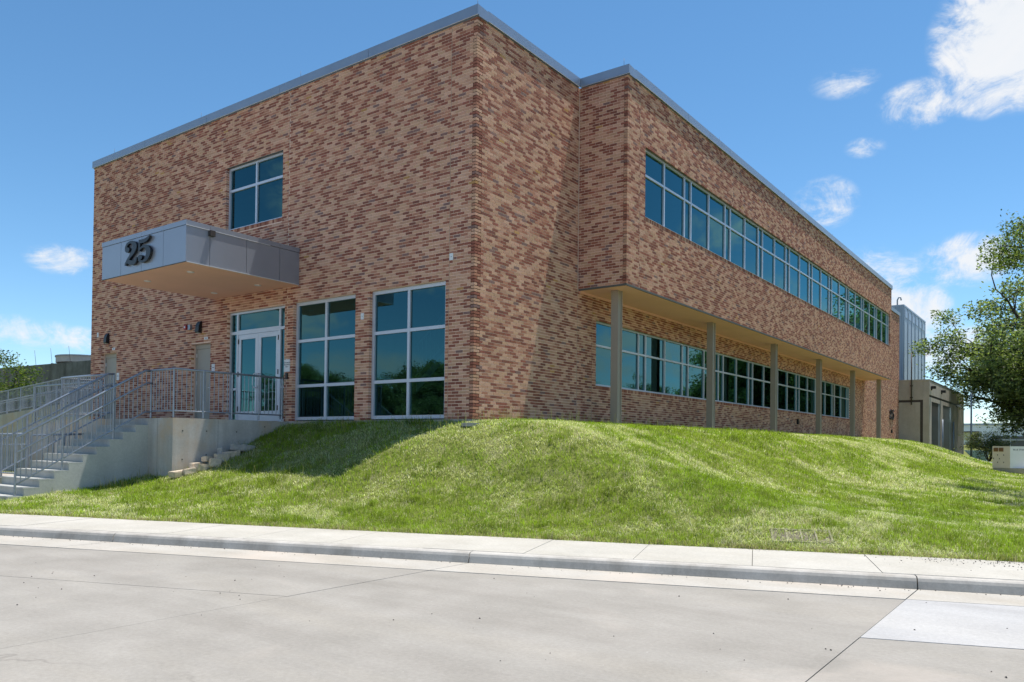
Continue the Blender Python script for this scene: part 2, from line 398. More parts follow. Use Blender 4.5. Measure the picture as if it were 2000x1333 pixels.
# ------------------------------------------------------------------ road, gutter, kerb, pavement (each slab a piece)
road = BOX('road', 'joint_filler', None, -90, 90, -90, 12, -2.16, -2.155)
road.data = MB().prism([(-80,gut_y(-80)),(-80,-120),(80,-120),(80,gut_y(80)+.1)], -2.14, -2.03).mesh('road'); road.data.materials.append(MAT['joint_filler'])
tag(road, 'pale concrete road with sawn joints in front of the kerb', kind='structure')
JX = [4.3+4.75*k_ for k_ in range(-7, 6)]
rowlines = [lambda x: gut_y(x), lambda x: -9.681+.37*x, lambda x: -13.4+.37*x, lambda x: -17.1+.37*x, lambda x: -21+.37*x, lambda x: -36+.37*x]
for i in range(len(JX)-1):
    for j in range(len(rowlines)-1):
        a, b_ = JX[i]+.004, JX[i+1]-.004
        g_ = .0035
        pl = [(a, rowlines[j+1](a)+g_), (b_, rowlines[j+1](b_)+g_), (b_, rowlines[j](b_)-g_), (a, rowlines[j](a)-g_)]
        pale = (j == 0 and abs(JX[i]-9.05) < .3)
        MB().prism(pl, -2.06, -2.0+(0.003 if pale else rnd.uniform(-.0015,.0015))).build('slab', 'road_pale' if pale else 'road_concrete', road)
gut = MB().prism([(-40,kerb_y(-40)+.2),(-40,gut_y(-40)-.02),(40,gut_y(40)-.02),(40,kerb_y(40)+.2)], -2.12, -2.035).build('gutter', 'joint_filler')
tag(gut, 'pale concrete gutter strip at the foot of the kerb', kind='structure')
kerb = MB().prism([(-40,kerb_y(-40)+.22),(-40,kerb_y(-40)+.04),(40,kerb_y(40)+.04),(40,kerb_y(40)+.22)], -2.12, -1.93).build('kerb', 'joint_filler')
tag(kerb, 'weathered grey concrete kerb along the road', kind='structure')
kj = [-0.88+5.0*k_ if k_ < 1 else 4.3+4.75*(k_-1) for k_ in range(-7, 8)]
for i in range(len(kj)-1):
    a, b_ = kj[i]+.006, kj[i+1]-.006
    MB().prism([(a,gut_y(a)+.006),(b_,gut_y(b_)+.006),(b_,kerb_y(b_)+.08),(a,kerb_y(a)+.08)], -2.1, -1.996).build('gutter_slab', 'gutter_concrete', gut)
    prof = [(.17,-2.1),(-.0,-2.1),(.0,-1.99),(.02,-1.915),(.035,-1.885),(.06,-1.872),(.10,-1.868),(.17,-1.868)]
    mb = MB(); A_ = [Vector((a,kerb_y(a),0))+E2*p[0]+Vector((0,0,p[1])) for p in prof]; B_ = [Vector((b_,kerb_y(b_),0))+E2*p[0]+Vector((0,0,p[1])) for p in prof]
    n_ = len(prof); mb.add(A_+B_, [tuple(range(n_)), tuple(reversed(range(n_, 2*n_)))]+[(q,n_+q,n_+(q+1)%n_,(q+1)%n_) for q in range(n_)])
    mb.build('kerb_stone', 'kerb_concrete', kerb)
walk = MB().prism([(-40,edge_y(-40)-.01),(-40,kerb_y(-40)+.19),(40,kerb_y(40)+.19),(40,edge_y(40)-.01)], -2.12, -1.90).build('pavement', 'joint_filler')
tag(walk, 'pale concrete pavement between the grass and the kerb', kind='structure')
for i in range(-24, 26):
    s0 = 3.85+1.352*i; 
    def pt(s_, off):     # s along street from a base point on the kerb line
        return Vector((0, kerb_y(0), 0))+E1*s_+E2*off
    def hitedge(s_):
        p0 = pt(s_, 0); t = (edge_y(p0.x)-p0.y)/(E2.y-.349*E2.x); return p0+E2*t
    a0, a1 = s0*1.0+.0035, s0+1.352-.0035
    pl = [pt(a0,.178), pt(a1,.178), hitedge(a1), hitedge(a0)]
    MB().prism([(p_.x,p_.y) for p_ in pl], -1.99, -1.866+rnd.uniform(-.002,.002)).build('paving_slab', 'walk_concrete', walk)
# walk from the pavement to the stairs
wk = MB().prism([(-9.4,-6.08),(-9.4,edge_y(-9.4)-.05),(-7.15,edge_y(-7.15)-.05),(-7.02,-6.08)], -2.05, -1.861).build('path', 'walk_concrete')
tag(wk, 'pale concrete path at the foot of the entrance stairs', kind='structure')

# ------------------------------------------------------------------ building
L, H, ZCT = 16.51, 8.6, 8.822
D1, WB, D2, D3 = 4.185, 1.386, 36.35, 46.6
ZB2 = 3.4475
PITB, PITC = 0.2032, 0.0677
bld = thing('office_building', 'two storey brick office building with numbered entrance canopy on a grass mound', 'building', (0,0,0))

def rects_minus(a0, a1, z0, z1, ops):
    A = sorted({a0,a1,*[v for o in ops for v in o[:2] if a0 < v < a1]}); Zs = sorted({z0,z1,*[v for o in ops for v in o[2:4] if z0 < v < z1]})
    out = []
    for i in range(len(A)-1):
        run = None
        for j in range(len(Zs)-1):
            ca, cz = (A[i]+A[i+1])/2, (Zs[j]+Zs[j+1])/2
            inside = any(o[0] < ca < o[1] and o[2] < cz < o[3] for o in ops)
            if inside:
                if run: out.append((A[i],A[i+1],run[0],run[1])); run = None
            else: run = (run[0], Zs[j+1]) if run else (Zs[j], Zs[j+1])
        if run: out.append((A[i],A[i+1],run[0],run[1]))
    return out
class VNoise:
    def __init__(s, seed): s.g = np.random.RandomState(seed).rand(128,128)
    def __call__(s, a, b):
        i, j = int(math.floor(a)), int(math.floor(b)); u, v = a-i, b-j
        u, v = u*u*(3-2*u), v*v*(3-2*v); g = s.g
        return (g[i%128,j%128]*(1-u)+g[(i+1)%128,j%128]*u)*(1-v)+(g[i%128,(j+1)%128]*(1-u)+g[(i+1)%128,(j+1)%128]*u)*v
vn = VNoise(3); vn2 = VNoise(8)
RUN = [0, 0]
def brick_tone(a, z, r):
    t = raw_tone(a, z, r); dk = t >= 9 and t != 16; lt = t < 6
    if dk and RUN[0] >= 2 and r.random() < .72: t = r.choice((6,7,8,0,3,4,2)); dk = False; lt = t < 6
    elif lt and RUN[1] >= 3 and r.random() < .6: t = r.choice((6,8,9,10,11,13,7)); lt = False; dk = t >= 9
    RUN[0] = RUN[0]+1 if dk else 0; RUN[1] = RUN[1]+1 if lt else 0
    return t
def raw_tone(a, z, r):
    t = .32*(.5*vn(a*1.4, z*4.2)+.5*vn2(a*3.4, z*8.0))+.34
    t = t+(r.random()-.5)*1.1
    q = r.random()
    if t < .42: return r.choice((0,1,2,3,4,5,0,2,5)) if q > .012 else 16
    if t < .62: return r.choice((6,7,8,6))
    return r.choice((9,10,11,12,13,9,11)) if q > .10 else r.choice((14,15))
BR = []     # (origin corner, along vec, normal vec, a0,a1,z0,z1,depth,tone)
def brick_wall(name, O, A, N, a0, a1, z0, z1, ops, joints=(), corner0=None, corner1=None, seed=1, thick=.11, rowlock=(), back0=None):
    """O origin, A along, N outward normal; a in [a0,a1].  corner: 'even'/'odd' courses in which this wall carries the corner brick."""
    r = random.Random(seed)
    O, A, N = Vector(O), Vector(A), Vector(N)
    grow = [(o[0]-.004,o[1]+.004,o[2]-.004,o[3]+.004) for o in ops]
    mb = MB()
    def fn(a, z, d): return O+A*a+Vector((0,0,z))+N*d
    for (p, q, s, t) in rects_minus(back0 if back0 is not None else a0+(.007 if corner0 else 0), a1-(.007 if corner1 else 0), z0, z1, grow):
        mb.extr([(p,s),(q,s),(q,t),(p,t)], fn, -.007, -thick)
    wall = mb.build(name, 'mortar', bld)
    rl = [(p-.0, q+.0, s, t) for p, q, s, t in rowlock]
    blk = [(o[0],o[1],o[2],o[3]) for o in ops]+rl
    nc = int(round((z1-z0)/PITC))
    for i in range(nc):
        zb = z0+i*PITC+.0062; zt = min(z0+(i+1)*PITC-.0062, z1-.002)
        if zt-zb < .02: continue
        par_ = i % 2
        lo, hi = a0, a1
        if corner0: lo = a0 if (corner0 == 'even') == (par_ == 0) else a0+.1032
        if corner1: hi = a1 if (corner1 == 'even') == (par_ == 0) else a1-.1032
        cuts = []
        zc = (zb+zt)/2
        for o in blk:
            if o[2]-.004 < zc < o[3]+.004: cuts.append((o[0], o[1], True))
        for jx in joints: cuts.append((jx-.006, jx+.006, False))
        cuts.sort()
        segs = []; cur = lo; ls = bool(corner0) and abs(lo-a0) < 1e-6
        for c0, c1, op in cuts:
            if c1 <= cur: continue
            if c0 > cur: segs.append((cur, min(c0, hi), ls, op))
            cur = max(cur, c1); ls = op
        if cur < hi: segs.append((cur, hi, ls, bool(corner1) and abs(hi-a1) < 1e-6))
        base = (a1 if corner1 else a0)
        if corner0 and not corner1: base = a0 if corner0 == 'even' else a0+.1016
        elif corner1: base = a1+.0118 if corner1 == 'even' else a1+.0118+.1016
        off = par_*.1016
        for s0, s1, lend, rend in segs:
            kk = math.floor((s0-base-off)/PITB)-1
            while True:
                p = base+off+kk*PITB; q = p+PITB-.0118; kk += 1
                if p >= s1: break
                if q <= s0: continue
                p2, q2 = max(p, s0), min(q, s1)
                if q2-p2 < .022: continue
                dep = .0935 if ((lend and p2-s0 < 1e-4) or (rend and s1-q2 < 1e-4)) else .03
                BR.append((O, A, N, p2, q2, zb, zt, dep, brick_tone(p2+seed*17.3, zb, r)))
    for p, q, s, t in rowlock:          # bricks on edge under the sills
        n_ = int(round((q-p)/PITC)); w_ = (q-p)/n_
        for i in range(n_):
            BR.append((O, A, N, p+i*w_+.005, p+(i+1)*w_-.005, s+.006, t-.004, .0935, r.choice((0,2,4,6,7,8,9,11,13,10,8))))
    for jx in joints:
        z_ = [z0, z1]; mbj = MB()
        for (p, q, s, t) in rects_minus(jx-.005, jx+.005, z0, z1, ops+list(rowlock)): mbj.extr([(p,s),(q,s),(q,t),(p,t)], fn, -.0015, -.02)
        mbj.build('control_joint', 'control_joint', wall)
    return wall
# openings on the front facade (x runs, origin at the corner)
XA, XB, ZWB, ZWM, ZWT = -8.97, -6.474, 5.334, 6.462, 7.104
G1, G2, GZ = (-5.952, -3.652), (-3.166, -.803), (0.025, .898, 2.053, 3.045)
DR = (-8.82, -6.31, 0.0, 3.03); SD1 = (-10.56, -9.60, 0.0, 2.27); SD2 = (-15.83, -14.82, 0.0, 2.30)
RL = .105
walls = []
walls.append(brick_wall('brick_wall', (0,0,0), (1,0,0), (0,-1,0), -L, 0, 0, H,
    [(XA,XB,ZWB,ZWT),(G1[0],G1[1],-.1,GZ[3]),(G2[0],G2[1],-.1,GZ[3]),DR[:2]+(-.1,DR[3]),SD1[:2]+(-.1,SD1[3]),SD2[:2]+(-.1,SD2[3])],
    joints=(-.71,-6.22), corner0=None, corner1='even', seed=1, thick=.22, rowlock=[(XA,XB,ZWB-RL,ZWB)]))
UY0, UY1, UZ = 5.157, 36.04, (5.31, 6.447, 7.117)
LY0, LY1, LZ = 5.133, 32.92, (1.053, 2.14, 2.795)
# side wall: one plane from corner to the far end (upper part behind the bay left out)
walls.append(brick_wall('brick_wall', (0,0,0), (0,1,0), (1,0,0), 0, D1, 0, H, [], joints=(D1-.012,), corner0='odd', seed=2))
walls.append(brick_wall('brick_wall', (0,0,0), (0,1,0), (1,0,0), D1, D3, 0, ZB2+.02, [(LY0,LY1,LZ[0],LZ[2])], joints=(4.93,11.2,17.4,23.6,29.8), seed=3, rowlock=[(LY0,LY1,LZ[0]-RL,LZ[0])]))
walls.append(brick_wall('brick_wall', (0,0,0), (0,1,0), (1,0,0), D2+.12, D3, ZB2+.02, H, [], seed=4))
walls.append(brick_wall('brick_wall', (0,D1,0), (1,0,0), (0,-1,0), .012, WB, ZB2, H, [], corner1='even', seed=5, back0=-.11))
walls.append(brick_wall('brick_wall', (WB,0,0), (0,1,0), (1,0,0), D1, D2, ZB2, H, [(UY0,UY1,UZ[0],UZ[2])], joints=(4.85,11.3,20.6,29.8), corner0='odd', seed=6, rowlock=[(UY0,UY1,UZ[0]-RL,UZ[0])]))
# plain backing where no view reaches: left end, far ends
BOX('end_wall', 'mortar', bld, -L, -L+.2, .23, 30, -.3, H)
BOX('end_wall', 'mortar', bld, .12, WB-.008, D2-.11, D2-.01, ZB2, H)
BOX('rear_wall', 'mortar', bld, -L+.2, -.12, 29.8, 30, -.3, H)
BOX('roof_deck', 'roof_membrane', bld, -L+.21, -.115, .23, 46, H-.35, H-.25)  # unseen roof planes, put in to stop light entering from above
BOX('roof_deck', 'roof_membrane', bld, -.1, WB-.115, D1+.115, D2-.12, H-.35, H-.25)
# foundation
f_ = MB(); f_.box(-L+.01, -.012, .012, .4, -.6, -.0005); f_.box(-.4, -.012, .41, D3, -.6, -.0005); f_.build('foundation', 'wall_concrete', bld)
BOX('window_ledge', 'wall_concrete', bld, G1[0]-.05, G1[1]+.03, -.06, .011, -.5, -.012)
BOX('window_ledge', 'wall_concrete', bld, G2[0]-.1, G2[1]+.03, -.06, .011, -.5, -.012)

# --- bricks: the 300 that show largest one by one, all others as one part
camx, camy, camz = CAM
sizes = []
for i, (O,A,N,p,q,zb,zt,dep,tone) in enumerate(BR):
    c = O+A*((p+q)/2)+Vector((0,0,(zb+zt)/2)); v = CAM-c; d = v.length
    s_ = 0
    if q-p > .19 and .028 < dep < .031 and zt-zb < .06: s_ = (N.dot(v)/d)*(q-p)/d/d
    sizes.append(s_)
order = np.argsort(-np.array(sizes))[:300]; single = set(order.tolist())
pal = BRICKCOL
bmeshes = {}
def brick_mesh(A, N, tone):
    key = (tuple(round(x_) for x_ in A), tuple(round(x_) for x_ in N), tone)
    if key in bmeshes: return bmeshes[key]
    mb = MB(); hl, hh = (PITB-.0118)/2, (PITC-.0124)/2
    c = .0025
    prof = [(-hl,-hh),(hl,-hh),(hl,hh),(-hl,hh)]
    def fn(a, z, d): return Vector(A)*a+Vector((0,0,z))+Vector(N)*d
    v = [fn(a,z,-.03) for a, z in prof]+[fn(a,z,-c) for a, z in prof]+[fn(a-math.copysign(c,a),z-math.copysign(c,z),0) for a, z in prof]
    mb.add(v, [(0,1,5,4),(1,2,6,5),(2,3,7,6),(3,0,4,7),(4,5,9,8),(5,6,10,9),(6,7,11,10),(7,4,8,11),(8,9,10,11)])
    me = mb.mesh('brick'); at = me.attributes.new('brick_col', 'FLOAT_COLOR', 'FACE')
    at.data.foreach_set('color', list(pal[tone]+(1,))*len(me.polygons)); me.materials.append(MAT['brick'])
    bmeshes[key] = me; return me
V_, F_, C_ = [], [], []
jr = np.random.RandomState(5)
for i, (O,A,N,p,q,zb,zt,dep,tone) in enumerate(BR):
    if i in single:
        o = bpy.data.objects.new('brick', brick_mesh(A, N, tone)); COL.objects.link(o)
        o.location = O+A*((p+q)/2)+Vector((0,0,(zb+zt)/2)); o.parent = walls[0] if abs(N.y) > .5 else walls[1]
        continue
    b0 = len(V_); j = jr.uniform(-.0012, .0012)
    P = O+N*j; ax, ay = A.x, A.y
    for d in (-dep, 0):
        for a, z in ((p,zb),(q,zb),(q,zt),(p,zt)):
            V_.append((P.x+ax*a+N.x*d, P.y+ay*a+N.y*d, P.z+z))
    fl = [(4,5,6,7),(0,1,5,4),(1,2,6,5),(2,3,7,6),(3,0,4,7)]
    if A.cross(Vector((0,0,1))).dot(N) < 0: fl = [tuple(reversed(f)) for f in fl]
    F_ += [tuple(b0+k_ for k_ in f) for f in fl]
    v_ = jr.uniform(.90, 1.10); col_ = pal[tone]
    C_ += [col_[0]*v_, col_[1]*v_, col_[2]*v_, 1.0]*5
me = bpy.data.meshes.new('brickwork'); me.from_pydata(V_, [], F_)
at = me.attributes.new('brick_col', 'FLOAT_COLOR', 'FACE'); at.data.foreach_set('color', C_); me.update()
tag(link(me, 'brickwork', 'brick', bld), kind='stuff')

# --- copings, in lengths with open joints
def coping(p0, p1, nrm, seglen=3.05, trim0=0, trim1=0):
    p0, p1, nrm = Vector(p0), Vector(p1), Vector(nrm); d = (p1-p0); Ltot = d.length; d.normalize()
    n_ = max(1, round(Ltot/seglen)); s = Ltot/n_
    for i in range(n_):
        a, b_ = i*s+(.004 if i else 0), (i+1)*s-(.004 if i < n_-1 else 0)
        def fn(u, v, w): return p0+d*w+nrm*u+Vector((0,0,v))
        mb = MB()
        mb.extr([(-.32,H-.02),(.004,H-.02),(.004,H+.012),(.045,H+.002),(.05,H+.01),(.05,ZCT),(-.32,ZCT-.03)], fn, a, b_)
        o = mb.build('coping', 'coping_metal', bld)
        MB().extr([(.040,H-.006),(.062,H-.012),(.062,H-.006),(.044,H+.001)], fn, a+.001, b_-.001).build('drip_edge', 'drip_metal', o)
coping((-L-.05,0,0), (.05,0,0), (0,-1,0))
coping((0,.32,0), (0,D1-.05,0), (1,0,0))
coping((.05,D1,0), (WB+.05,D1,0), (0,-1,0))
coping((WB,D1+.32,0), (WB,D2+.05,0), (1,0,0))
coping((0,D2+.12,0), (0,D3,0), (1,0,0))

# --- windows
FD = .09   # frame set back from the brick face
def frame_fn(O, A, N):
    O, A, N = Vector(O), Vector(A), Vector(N)
    return lambda a, z, d: O+A*a+Vector((0,0,z))-N*d
pane_cache = {}
def window(name, O, A, N, cols, rows, fw=.055, cw=.05, mull=None, sill=True, label=None):
    fn = frame_fn(O, A, N); mb = MB()
    a0, a1, z0, z1 = cols[0], cols[-1], rows[0], rows[-1]
    def bar(p, q, s, t, d0, d1): mb.extr([(p,s),(q,s),(q,t),(p,t)], fn, d0, d1)
    bar(a0+.003, a0+fw, z0+.003, z1-.003, FD, FD+.11); bar(a1-fw, a1-.003, z0+.003, z1-.003, FD, FD+.11)
    bar(a0+fw, a1-fw, z1-fw, z1-.003, FD, FD+.11); bar(a0+fw, a1-fw, z0+.003, z0+fw, FD, FD+.11)
    for c in cols[1:-1]: bar(c-cw/2, c+cw/2, z0+fw, z1-fw, FD+.002, FD+.108)
    for zz in rows[1:-1]:
        edges = [a0+fw]+[v for c in cols[1:-1] for v in (c-cw/2, c+cw/2)]+[a1-fw]
        for e0, e1 in zip(edges[::2], edges[1::2]): bar(e0, e1, zz-cw/2, zz+cw/2, FD+.004, FD+.106)
    w_ = mb.build('window', 'aluminium', bld)
    if sill: 
        m2 = MB(); m2.extr([(a0+.002,z0-.004),(a1-.002,z0-.004),(a1-.002,z0+.002),(a0+.002,z0+.002)], fn, -.012, FD+.1); m2.build('sill', 'aluminium', w_)
        m2 = MB(); m2.extr([(a0-.1,z1-.004),(a1+.1,z1-.004),(a1+.1,z1+.0035),(a0-.1,z1+.0035)], fn, .004, FD+.05); m2.build('lintel', 'dark_edge', w_)
    for i in range(len(cols)-1):
        for j in range(len(rows)-1):
            p = cols[i]+(fw if i == 0 else cw/2); q = cols[i+1]-(fw if i == len(cols)-2 else cw/2)
            s = rows[j]+(fw if j == 0 else cw/2); t = rows[j+1]-(fw if j == len(rows)-2 else cw/2)
            m2 = MB(); tl = rnd.uniform(-.0012, .0012); tb = rnd.uniform(-.0012, .0012)
            v = [fn(p-.004,s-.004,FD+.045+tl), fn(q+.004,s-.004,FD+.045-tl), fn(q+.004,t+.004,FD+.045-tl+tb), fn(p-.004,t+.004,FD+.045+tl+tb)]
            m2.add(v, [(0,1,2,3)]); m2.recalc = False; m2.build('pane', 'glass', w_)
    return w_
X_, Y_, NF, NR = (1,0,0), (0,1,0), (0,-1,0), (1,0,0)
window('w', (0,0,0), X_, NF, [XA,(XA+XB)/2,XB], [ZWB,ZWM,ZWT], .06, .065)
window('w', (0,0,0), X_, NF, [G1[0],sum(G1)/2,G1[1]], [GZ[0],.90,2.05,GZ[3]], .085, .075, sill=False)
window('w', (0,0,0), X_, NF, [G2[0],sum(G2)/2,G2[1]], [GZ[0],.90,2.05,GZ[3]], .085, .075, sill=False)
def modules(y0, n):
    out = [y0]; y = y0
    for i in range(n):
        for w_ in (1.318,1.318,.4523): y += w_; out.append(y)
    return out
window('w', (WB,0,0), Y_, NR, modules(UY0, 10), [UZ[0],UZ[1],UZ[2]], .055, .055)
window('w', (0,0,0), Y_, NR, modules(LY0, 9), [LZ[0],LZ[1],LZ[2]], .055, .055)

# --- entrance: storefront frame with a pair of glazed doors
fn = frame_fn((0,0,0), X_, NF)
mb = MB()
def bar(p, q, s, t, d0=FD, d1=FD+.11): mb.extr([(p,s),(q,s),(q,t),(p,t)], fn, d0, d1)
a0, a1, zt = DR[0], DR[1], DR[3]
SLx, SRx, ZT1 = -8.47, -6.62, 2.46
bar(a0+.003,a0+.06,.003,zt-.003); bar(a1-.06,a1-.003,.003,zt-.003); bar(a0+.06,a1-.06,zt-.06,zt-.003)
bar(SLx-.035,SLx+.035,.003,zt-.06,FD+.002,FD+.108); bar(SRx-.035,SRx+.035,.003,zt-.06,FD+.002,FD+.108)
for p, q in ((a0+.06,SLx-.035),(SRx+.035,a1-.06)):
    bar(p,q,.003,.07,FD+.004,FD+.106); bar(p,q,.88,.94,FD+.004,FD+.106); bar(p,q,ZT1-.04,ZT1+.04,FD+.004,FD+.106)
bar(SLx+.035,SRx-.035,ZT1-.06,ZT1+.06,FD+.004,FD+.106)
ent = mb.build('entrance_frame', 'aluminium', bld)
def pane(p, q, s, t, parent, d=FD+.045):
    m2 = MB(); m2.add([fn(p-.004,s-.004,d),fn(q+.004,s-.004,d),fn(q+.004,t+.004,d),fn(p-.004,t+.004,d)], [(0,1,2,3)]); m2.recalc = False; return m2.build('pane', 'glass', parent)
for p, q in ((a0+.06,SLx-.035),(SRx+.035,a1-.06)):
    pane(p,q,.07,.88,ent); pane(p,q,.94,ZT1-.04,ent); pane(p,q,ZT1+.04,zt-.06,ent)
pane(SLx+.035,SRx-.035,ZT1+.06,zt-.06,ent)
MID = (SLx+SRx)/2
for i, (p, q) in enumerate(((SLx+.039,MID-.003),(MID+.003,SRx-.039))):
    mb = MB(); zt_ = ZT1-.066
    for r_ in ((p,p+.12,.02,zt_),(q-.12,q,.02,zt_),(p+.12,q-.12,zt_-.13,zt_),(p+.12,q-.12,.02,.29)): bar(*r_, FD+.012, FD+.062)
    dd = mb.build('door', 'aluminium', bld)
    pane(p+.12,q-.12,.29,zt_-.13,dd,FD+.037)
    hx = q-.06 if i == 0 else p+.06; sgn = -1 if i == 0 else 1
    MB().tube([fn(hx,.92,FD+.012),fn(hx,.92,FD-.05),fn(hx+sgn*.03,.94,FD-.06),fn(hx+sgn*.06,1.02,FD-.06),fn(hx+sgn*.06,1.2,FD-.06),fn(hx+sgn*.03,1.28,FD-.06),fn(hx,1.3,FD-.05),fn(hx,1.3,FD+.012)], .014, 8).build('handle', 'drip_metal', dd)
    for zz in (.3,1.25,2.15):
        hx2 = p+.012 if i == 0 else q-.012
        BOX('hinge', 'steel_dark', dd, hx2-.012, hx2+.012, FD-.008, FD+.01, zz, zz+.13)
for sd_ in (SD1, SD2):
    mb = MB()
    bar(sd_[0]+.003,sd_[0]+.06,.003,sd_[3]-.003,.14,.2); bar(sd_[1]-.06,sd_[1]-.003,.003,sd_[3]-.003,.14,.2); bar(sd_[0]+.06,sd_[1]-.06,sd_[3]-.13,sd_[3]-.003,.14,.2)
    fr_ = mb.build('door_frame', 'door_paint', bld)
    mb = MB(); bar(sd_[0]+.064,sd_[1]-.064,.012,sd_[3]-.135,.158,.198); dd = mb.build('service_door', 'door_paint', bld)
    xh = sd_[1]-.13
    MB().tube([fn(xh,1.0,.158),fn(xh,1.0,.10),fn(xh-.11,1.0,.10)], .011, 8).build('handle', 'drip_metal', dd)
    for zz in (.3,1.1,1.9): BOX('hinge', 'drip_metal', dd, sd_[0]+.055, sd_[0]+.07, .13, .157, zz, zz+.11)

# --- soffit of the bay, edge trim and posts
ZSO = 3.405
BOX('bay_soffit', 'soffit_tan', bld, .002, WB-.03, D1+.03, D2-.03, ZSO, ZSO+.03)
t_ = MB(); t_.box(.03, WB+.004, D1-.004, D1+.029, ZSO-.006, ZB2-.003); t_.build('edge_trim', 'dark_edge', bld)
t_ = MB(); t_.box(WB-.029, WB+.004, D1+.03, D2, ZSO-.006, ZB2-.003); t_.build('edge_trim', 'dark_edge', bld)
BOX('soffit_trim', 'soffit_tan', bld, .002, .05, D1+.05, D2-.05, ZSO-.05, ZSO-.001)
colmesh = None
COLS = [4.73+6.22*i for i in range(6)]
for i, yc in enumerate(COLS):
    mb = MB(); xc = .83
    mb.box(xc-.10, xc+.10, yc-.115, yc-.085, -.14, ZSO-.002)      # flanges
    mb.box(xc-.10, xc+.10, yc+.085, yc+.115, -.14, ZSO-.002)
    mb.box(xc-.075, xc+.075, yc-.085, yc+.085, -.14, ZSO-.003)
    c_ = mb.build('column', 'column_paint', bld)
    gz = float(terrain(xc, yc))
    BOX('base_plate', 'column_paint', c_, xc-.16, xc+.16, yc-.17, yc+.17, -.044, -.022)
    BOX('footing', 'walk_concrete', c_, xc-.36, xc+.36, yc-.36, yc+.36, -.4, -.045)

# --- canopy
CX0, CX1, CY, CZ0, CZ1 = -9.49, -5.754, -3.128, 3.475, 4.415
can = MB().box(CX0+.03, CX1-.03, CY+.03, -.002, CZ0+.03, CZ1-.05).build('canopy', 'steel_dark', bld)
sx_ = [CX0,-8.58,-7.62,-6.68,CX1]; sy_ = [CY,-2.534,-1.558,-.599,-.002]
for i in range(4):
    BOX('canopy_panel', 'canopy_panel', can, sx_[i]+.005*(i > 0), sx_[i+1]-.005*(i < 3)-(0 if i < 3 else .0), CY, CY+.028, CZ0+.012, CZ1-.118)
    BOX('canopy_panel', 'canopy_panel', can, CX1-.028, CX1-.0005, sy_[i]+(.029 if i == 0 else .005), sy_[i+1]-.005*(i < 3), CZ0+.012, CZ1-.118)
    BOX('canopy_panel', 'canopy_panel', can, CX0+.0005, CX0+.028, sy_[i]+(.029 if i == 0 else .005), sy_[i+1]-.005*(i < 3), CZ0+.012, CZ1-.118)
    BOX('canopy_cap', 'canopy_panel', can, sx_[i]-(.012 if i == 0 else -.003), sx_[i+1]+(.012 if i == 3 else -.003), CY-.012, CY+.1, CZ1-.11, CZ1)
    BOX('canopy_cap', 'canopy_panel', can, CX1-.1, CX1+.0118, sy_[i]+(.101 if i == 0 else .003), sy_[i+1]-.003*(i < 3), CZ1-.11, CZ1-.001)
    BOX('canopy_cap', 'canopy_panel', can, CX0-.0118, CX0+.1, sy_[i]+(.101 if i == 0 else .003), sy_[i+1]-.003*(i < 3), CZ1-.11, CZ1-.001)
for a_ in (BOX('drip_edge', 'drip_metal', can, CX1-.02, CX1+.018, CY+.02, -.01, CZ0-.004, CZ0+.008), BOX('drip_edge', 'drip_metal', can, CX1+.012, CX1+.022, CY-.01, -.9, CZ1-.122, CZ1-.112)): pass
BOX('drip_edge', 'dark_edge', can, CX0-.004, CX1+.005, CY-.008, CY+.018, CZ0-.004, CZ0+.008)
BOX('canopy_soffit', 'canopy_soffit', can, CX0+.02, CX1-.021, CY+.02, -.003, CZ0+.001, CZ0+.02)
BOX('canopy_roof', 'roof_membrane', can, CX0+.101, CX1-.101, CY+.101, -.002, CZ1-.12, CZ1-.04)
for lx in (-8.57, -6.66):
    for ly in (-2.45, -.58):
        l_ = MB().disc((lx,ly,CZ0), .085, -.012, .003, 'z', 24).build('downlight', 'drip_metal', can)
        MB().disc((lx,ly,CZ0), .058, -.016, -.0125, 'z', 20).build('lens', 'light_lens', l_)
BOX('canopy_light', 'steel_dark', can, CX1+.001, CX1+.09, -2.58, -2.45, CZ1-.25, CZ1-.125)
# --- the number 25: cut-out digits built from swept strokes
def crs(pts, n=10):
    out = []; P = [pts[0]]+pts+[pts[-1]]
    for i in range(1, len(P)-2):
        for j in range(n):
            t = j/n; p0,p1,p2,p3 = P[i-1],P[i],P[i+1],P[i+2]
            out.append(tuple(.5*(2*b_+(c_-a_)*t+(2*a_-5*b_+4*c_-d_)*t*t+(-a_+3*b_-3*c_+d_)*t**3) for a_,b_,c_,d_ in zip(p0,p1,p2,p3)))
    out.append(tuple(pts[-1])); return out
def ribbon(mb, pts, fn_, d0, d1):     # pts (x,y,width)
    P = crs(pts); Lp, Rp = [], []
    for i, (x, y, w_) in enumerate(P):
        q0 = P[max(0,i-1)]; q1 = P[min(len(P)-1,i+1)]; dx, dy = q1[0]-q0[0], q1[1]-q0[1]; l_ = math.hypot(dx,dy) or 1
        nx_, ny_ = -dy/l_, dx/l_; Lp.append((x+nx_*w_/2,y+ny_*w_/2)); Rp.append((x-nx_*w_/2,y-ny_*w_/2))
    n_ = len(P); vs_ = [fn_(p[0],p[1],d) for d in (d0,d1) for S in (Lp,Rp) for p in S]
    f = []
    for i in range(n_-1):
        a_, b_, c_, e_ = i, i+1, n_+i, n_+i+1; o = 2*n_
        f += [(a_,b_,e_,c_),(o+a_,o+c_,o+e_,o+b_),(a_,o+a_,o+b_,b_),(c_,e_,o+e_,o+c_)]
    f += [(0,n_,3*n_,2*n_),(n_-1,2*n_+n_-1,3*n_+n_-1,2*n_-1)]
    mb.add(vs_, f)
def blob(mb, x, y, r, fn_, d0, d1): mb.extr([(x+r*math.cos(2*math.pi*i/18), y+r*1.05*math.sin(2*math.pi*i/18)) for i in range(18)], fn_, d0, d1)
